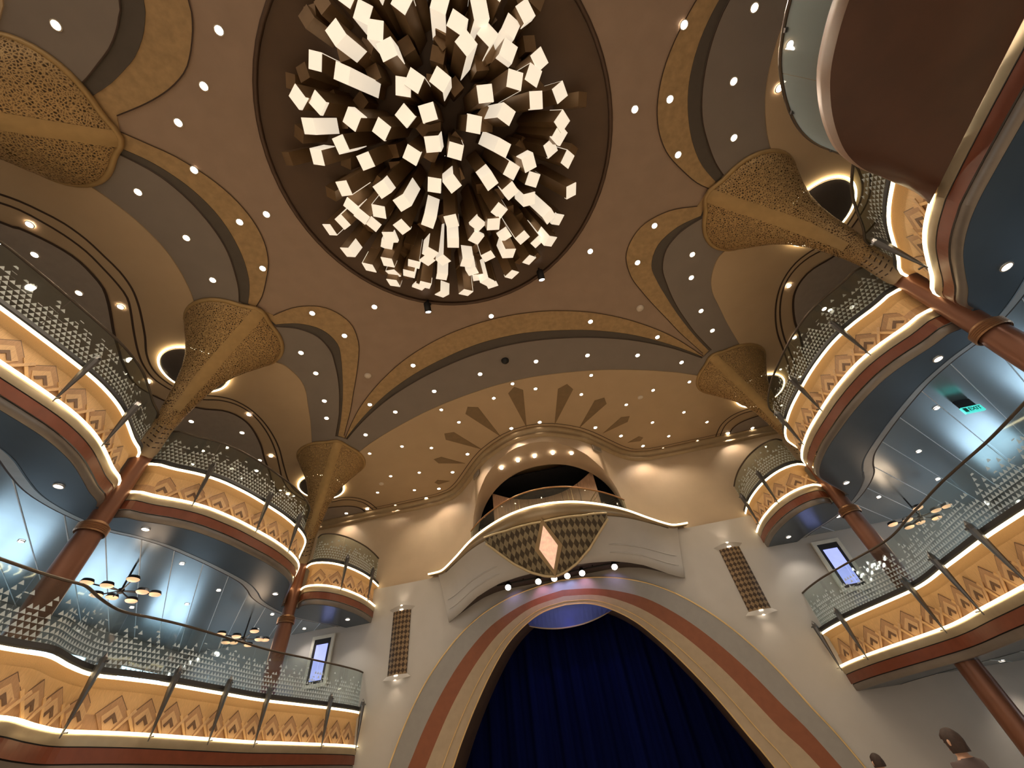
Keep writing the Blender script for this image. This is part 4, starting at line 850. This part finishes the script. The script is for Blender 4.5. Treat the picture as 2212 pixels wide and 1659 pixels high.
def spider(x, y, z, lab):
    t = thing('branch_lamp', lab, 'lamp', (x, y, z))
    obj('stem', *tube([Vector((x, y, Z(4.62))), Vector((x, y, z))], .02, 6), BLACK, t)
    obj('hub', *lathe([(.02, .06), (.06, .04), (.06, -.04), (.02, -.06)], (x, y, z), 10), BLACK, t, smooth=True)
    for k in range(8):
        a = 2*PI*k/8+.3; rr = .62 if k % 2 else .45; e = Vector((x+rr*math.cos(a), y+rr*math.sin(a), z+(.05 if k % 2 else -.05)))
        ar = obj('arm', *tube([Vector((x, y, z)), e], .014, 6), BLACK, t)
        obj('shade', *lathe([(.02, .07), (.10, .06), (.125, .0)], e, 18), BLACK, ar, smooth=True)
        obj('diffuser', *lathe([(.12, .0), (.10, -.025), (.005, -.035)], e, 18), mat('lamp_peach', (1, .72, .5), .5, emit=.85, ecol=(1, .55, .28), var=0), ar, smooth=True)
    lamp('POINT', (x, y, z-.25), 14, (1, .7, .45), t, size=.3)
spider(-9.15, 7.35, Z(4.05), 'black branching lamp with peach discs over the middle of the left corridor')
spider(-9.3, 11.5, Z(4.05), 'black branching lamp with peach discs near the stage end of the left corridor')
spider(9.85, 12.1, Z(4.05), 'black branching lamp with peach discs near the stage end of the right corridor')
# exit sign
t = thing('exit_sign', 'green lit exit sign hanging from the right corridor ceiling', 'sign', (9.0, 7.72, Z(4.3)))
obj('bracket', *box((9.0, 7.74, Z(4.52)), (.30, .03, .2)), BLACK, t)
obj('panel', *box((9.0, 7.72, Z(4.36)), (.36, .04, .14)), mat('exit_green', (.1, .75, .65), .4, emit=.8, ecol=(.08, .80, .70), var=0), t)
cu = bpy.data.curves.new('lettering', 'FONT'); cu.body = 'EXIT'; cu.size = .11; cu.align_x = 'CENTER'; cu.align_y = 'CENTER'; cu.extrude = .004
o = bpy.data.objects.new('lettering', cu); COL.objects.link(o); o.location = (9.035, 7.695, Z(4.36)); o.rotation_euler = (PI/2, 0, 0)
bpy.context.view_layer.update(); me = bpy.data.meshes.new_from_object(o); bpy.data.objects.remove(o)
me.materials.clear(); me.materials.append(mat('exit_letters', (.02, .18, .15), .5, var=0))
o = bpy.data.objects.new('lettering', me); COL.objects.link(o); o.parent = t; o.matrix_parent_inverse = Matrix.Translation(-t.location)
o.matrix_basis = Matrix.Translation((9.035, 7.695, Z(4.36))) @ Matrix.Rotation(PI/2, 4, 'X')
obj('pictogram', *box((8.865, 7.695, Z(4.36)), (.06, .01, .09)), MATS['exit_letters'], t)
# ================================================================== PEOPLE (heads just inside the lower edge)
def person(x, y, top, face, hairc, shirt, trouser, label, long_hair):
    sc = top/1.72
    J = dict(pel=(0, 0, .95), sp=(0, .0, 1.15), ch=(0, .0, 1.34), nk=(0, .0, 1.47), hd=(0, .02, 1.56), ht=(0, .015, 1.64), crown=(0, .0, 1.70),
             ls=(.17, 0, 1.40), le=(.24, -.02, 1.12), lw=(.25, .08, .88), lh=(.25, .12, .80), rs=(-.17, 0, 1.40), re=(-.24, -.02, 1.12), rw=(-.25, .08, .88), rh=(-.25, .12, .80),
             lp=(.09, 0, .90), lk=(.10, .03, .50), la=(.10, 0, .09), lt=(.11, .16, .03), rp=(-.09, 0, .90), rk=(-.10, .03, .50), ra=(-.10, 0, .09), rt=(-.11, .16, .03))
    RD = dict(pel=.155, sp=.14, ch=.15, nk=.055, hd=.075, ht=.088, crown=.06, ls=.065, le=.045, lw=.032, lh=.035, rs=.065, re=.045, rw=.032, rh=.035, lp=.09, lk=.06, la=.042, lt=.035, rp=.09, rk=.06, ra=.042, rt=.035)
    E_ = [('pel', 'sp'), ('sp', 'ch'), ('ch', 'nk'), ('nk', 'hd'), ('hd', 'ht'), ('ht', 'crown'), ('ch', 'ls'), ('ls', 'le'), ('le', 'lw'), ('lw', 'lh'), ('ch', 'rs'), ('rs', 're'), ('re', 'rw'), ('rw', 'rh'), ('pel', 'lp'), ('lp', 'lk'), ('lk', 'la'), ('la', 'lt'), ('pel', 'rp'), ('rp', 'rk'), ('rk', 'ra'), ('ra', 'rt')]
    for sd, h in ((1, 'lh'), (-1, 'rh')):          # fingers and thumb
        hx, hy, hz = J[h]
        for i, (dx, ln) in enumerate(((-.03, .075), (-.01, .085), (.012, .08), (.032, .06))):
            a, b = h+'f%d' % i, h+'g%d' % i; J[a] = (hx+dx, hy+.01, hz-.05); J[b] = (hx+dx, hy+.03, hz-.05-ln); RD[a] = .009; RD[b] = .007; E_ += [(h, a), (a, b)]
        J[h+'t'] = (hx-sd*.045, hy+.03, hz-.05); RD[h+'t'] = .009; E_.append((h, h+'t'))
    ks = list(J); me = bpy.data.meshes.new('person'); me.from_pydata([Vector(J[k])*sc for k in ks], [(ks.index(a), ks.index(b)) for a, b in E_], [])
    o = bpy.data.objects.new('person', me); COL.objects.link(o); bpy.context.view_layer.objects.active = o
    md = o.modifiers.new('skin', 'SKIN'); 
    for k, v in zip(ks, me.skin_vertices[0].data): v.radius = (RD[k]*sc, RD[k]*sc)
    me.skin_vertices[0].data[0].use_root = True
    o.modifiers.new('sub', 'SUBSURF').levels = 2
    dg = bpy.context.evaluated_depsgraph_get(); dg.update(); m2 = bpy.data.meshes.new_from_object(o.evaluated_get(dg)); o.modifiers.clear(); o.data = m2
    m2.materials.clear()
    for m in (mat('skin', (.55, .32, .22), .5), mat('shirt_'+label[:8], shirt, .8), mat('trousers', trouser, .8), mat('shoes', (.03, .03, .03), .5)): m2.materials.append(m)
    for p in m2.polygons:
        c = p.center/sc; p.use_smooth = True
        p.material_index = 3 if c.z < .1 else 2 if (c.z < .98 and abs(c.x) < .2) else 1 if (c.z < 1.46 and not (c.z < .92)) else 0
    o.location = (x, y, 0); o.rotation_euler = (0, 0, face); tag(o, label, 'person')
    hm = mat('hair_'+label[:8], hairc, .7, var=.3, scale=30)
    V = []; F = []; nu, nv = 20, 12
    for j in range(nv+1):
        ph = PI*.62*j/nv
        for i in range(nu):
            th = 2*PI*i/nu; f_ = math.sin(th); k = 1.0+.05*math.sin(5*th+j)
            drop = 0 if f_ > .35 else (.32 if long_hair else .15)
            q = ph*(1 if f_ <= .35 else .72)
            V.append(Vector((.098*math.sin(q)*math.cos(th)*k, .005+.112*math.sin(q)*f_*k, 1.625+.118*math.cos(q)-drop*.22*(j/nv)**2))*sc)
    for j in range(nv):
        for i in range(nu): F.append((j*nu+i, j*nu+(i+1) % nu, (j+1)*nu+(i+1) % nu, (j+1)*nu+i))
    def child(nm, V, F, m):
        me = bpy.data.meshes.new(nm); me.from_pydata([tuple(v) for v in V], [], F); me.materials.append(m)
        for p in me.polygons: p.use_smooth = True
        c = bpy.data.objects.new(nm, me); COL.objects.link(c); c.parent = o
    child('hair', V, F, hm)
    fv = []; 
    nose = [Vector((0, .118, 1.575)), Vector((.014, .095, 1.572)), Vector((-.014, .095, 1.572)), Vector((0, .096, 1.612))]
    child('nose', [v*sc for v in nose], [(0, 1, 3), (0, 3, 2), (0, 2, 1)], MATS['skin'])
    for sx in (-1, 1):
        V, F = lathe([(.001, .011), (.009, .006), (.011, 0), (.009, -.006), (.001, -.011)], Vector((sx*.033, .088, 1.615))*sc, 8); child('eye', V, F, mat('eye_dark', (.03, .02, .015), .3, var=0))
        V, F = lathe([(.001, .032), (.014, .02), (.016, 0), (.012, -.02), (.001, -.032)], Vector((sx*.092, .0, 1.605))*sc, 8); child('ear', V, F, MATS['skin'])
    V, F = box(Vector((0, .094, 1.545))*sc, (.045*sc, .012*sc, .01*sc)); child('mouth', V, F, mat('lips', (.42, .16, .13), .5))
person(4.55, 7.1, 1.64, .5, (.035, .018, .014), (.10, .07, .07), (.05, .05, .07), 'person with dark brown hair standing before the right-hand stage column', True)
person(4.75, 9.9, 1.50, .1, (.45, .42, .38), (.35, .33, .32), (.06, .06, .08), 'person with pale grey hair standing before the foot of the stage arch', False)
# stage blue wash on curtain
lamp('SPOT', (0, YW+1.5, Z(.3)), 9, (.15, .25, 1), pro, (0, YW+.5, Z(3.9)), .15, 80)
lamp('SPOT', (0, YW+.5, Z(3.75)), 5, (.12, .2, 1), pro, (0, YW+2.0, Z(.5)), .2, 120)

# air grilles either side of the niche
for sg, x, y, z in ((-1, -2.22, 12.04, 8.28), (1, 2.22, 12.04, 8.28)):
    t = thing('air_grille', 'small grey air grille on the stage wall %s of the niche arch' % ('left' if sg < 0 else 'right'), 'grille', (x, y, Z(z)))
    tx = Vector((1, sg*1.15, 0)).normalized(); nn = Vector((sg*tx.y*sg, -tx.x, 0)) if sg > 0 else Vector((tx.y, -tx.x, 0))
    M = Matrix((tx, nn, Vector((0, 0, 1)))).transposed()
    def at(c, sz): V, F = box((0, 0, 0), sz); return [Vector((x, y, Z(z)))+M @ (v+Vector(c)) for v in V], F
    obj('frame', *at((0, .01, 0), (.42, .03, .20)), mat('grille_grey', (.36, .30, .24), .5), t)
    for k in range(5): obj('slat', *at((0, .03, -.07+k*.035), (.38, .012, .014)), mat('grille_slat', (.24, .20, .16), .5), t)
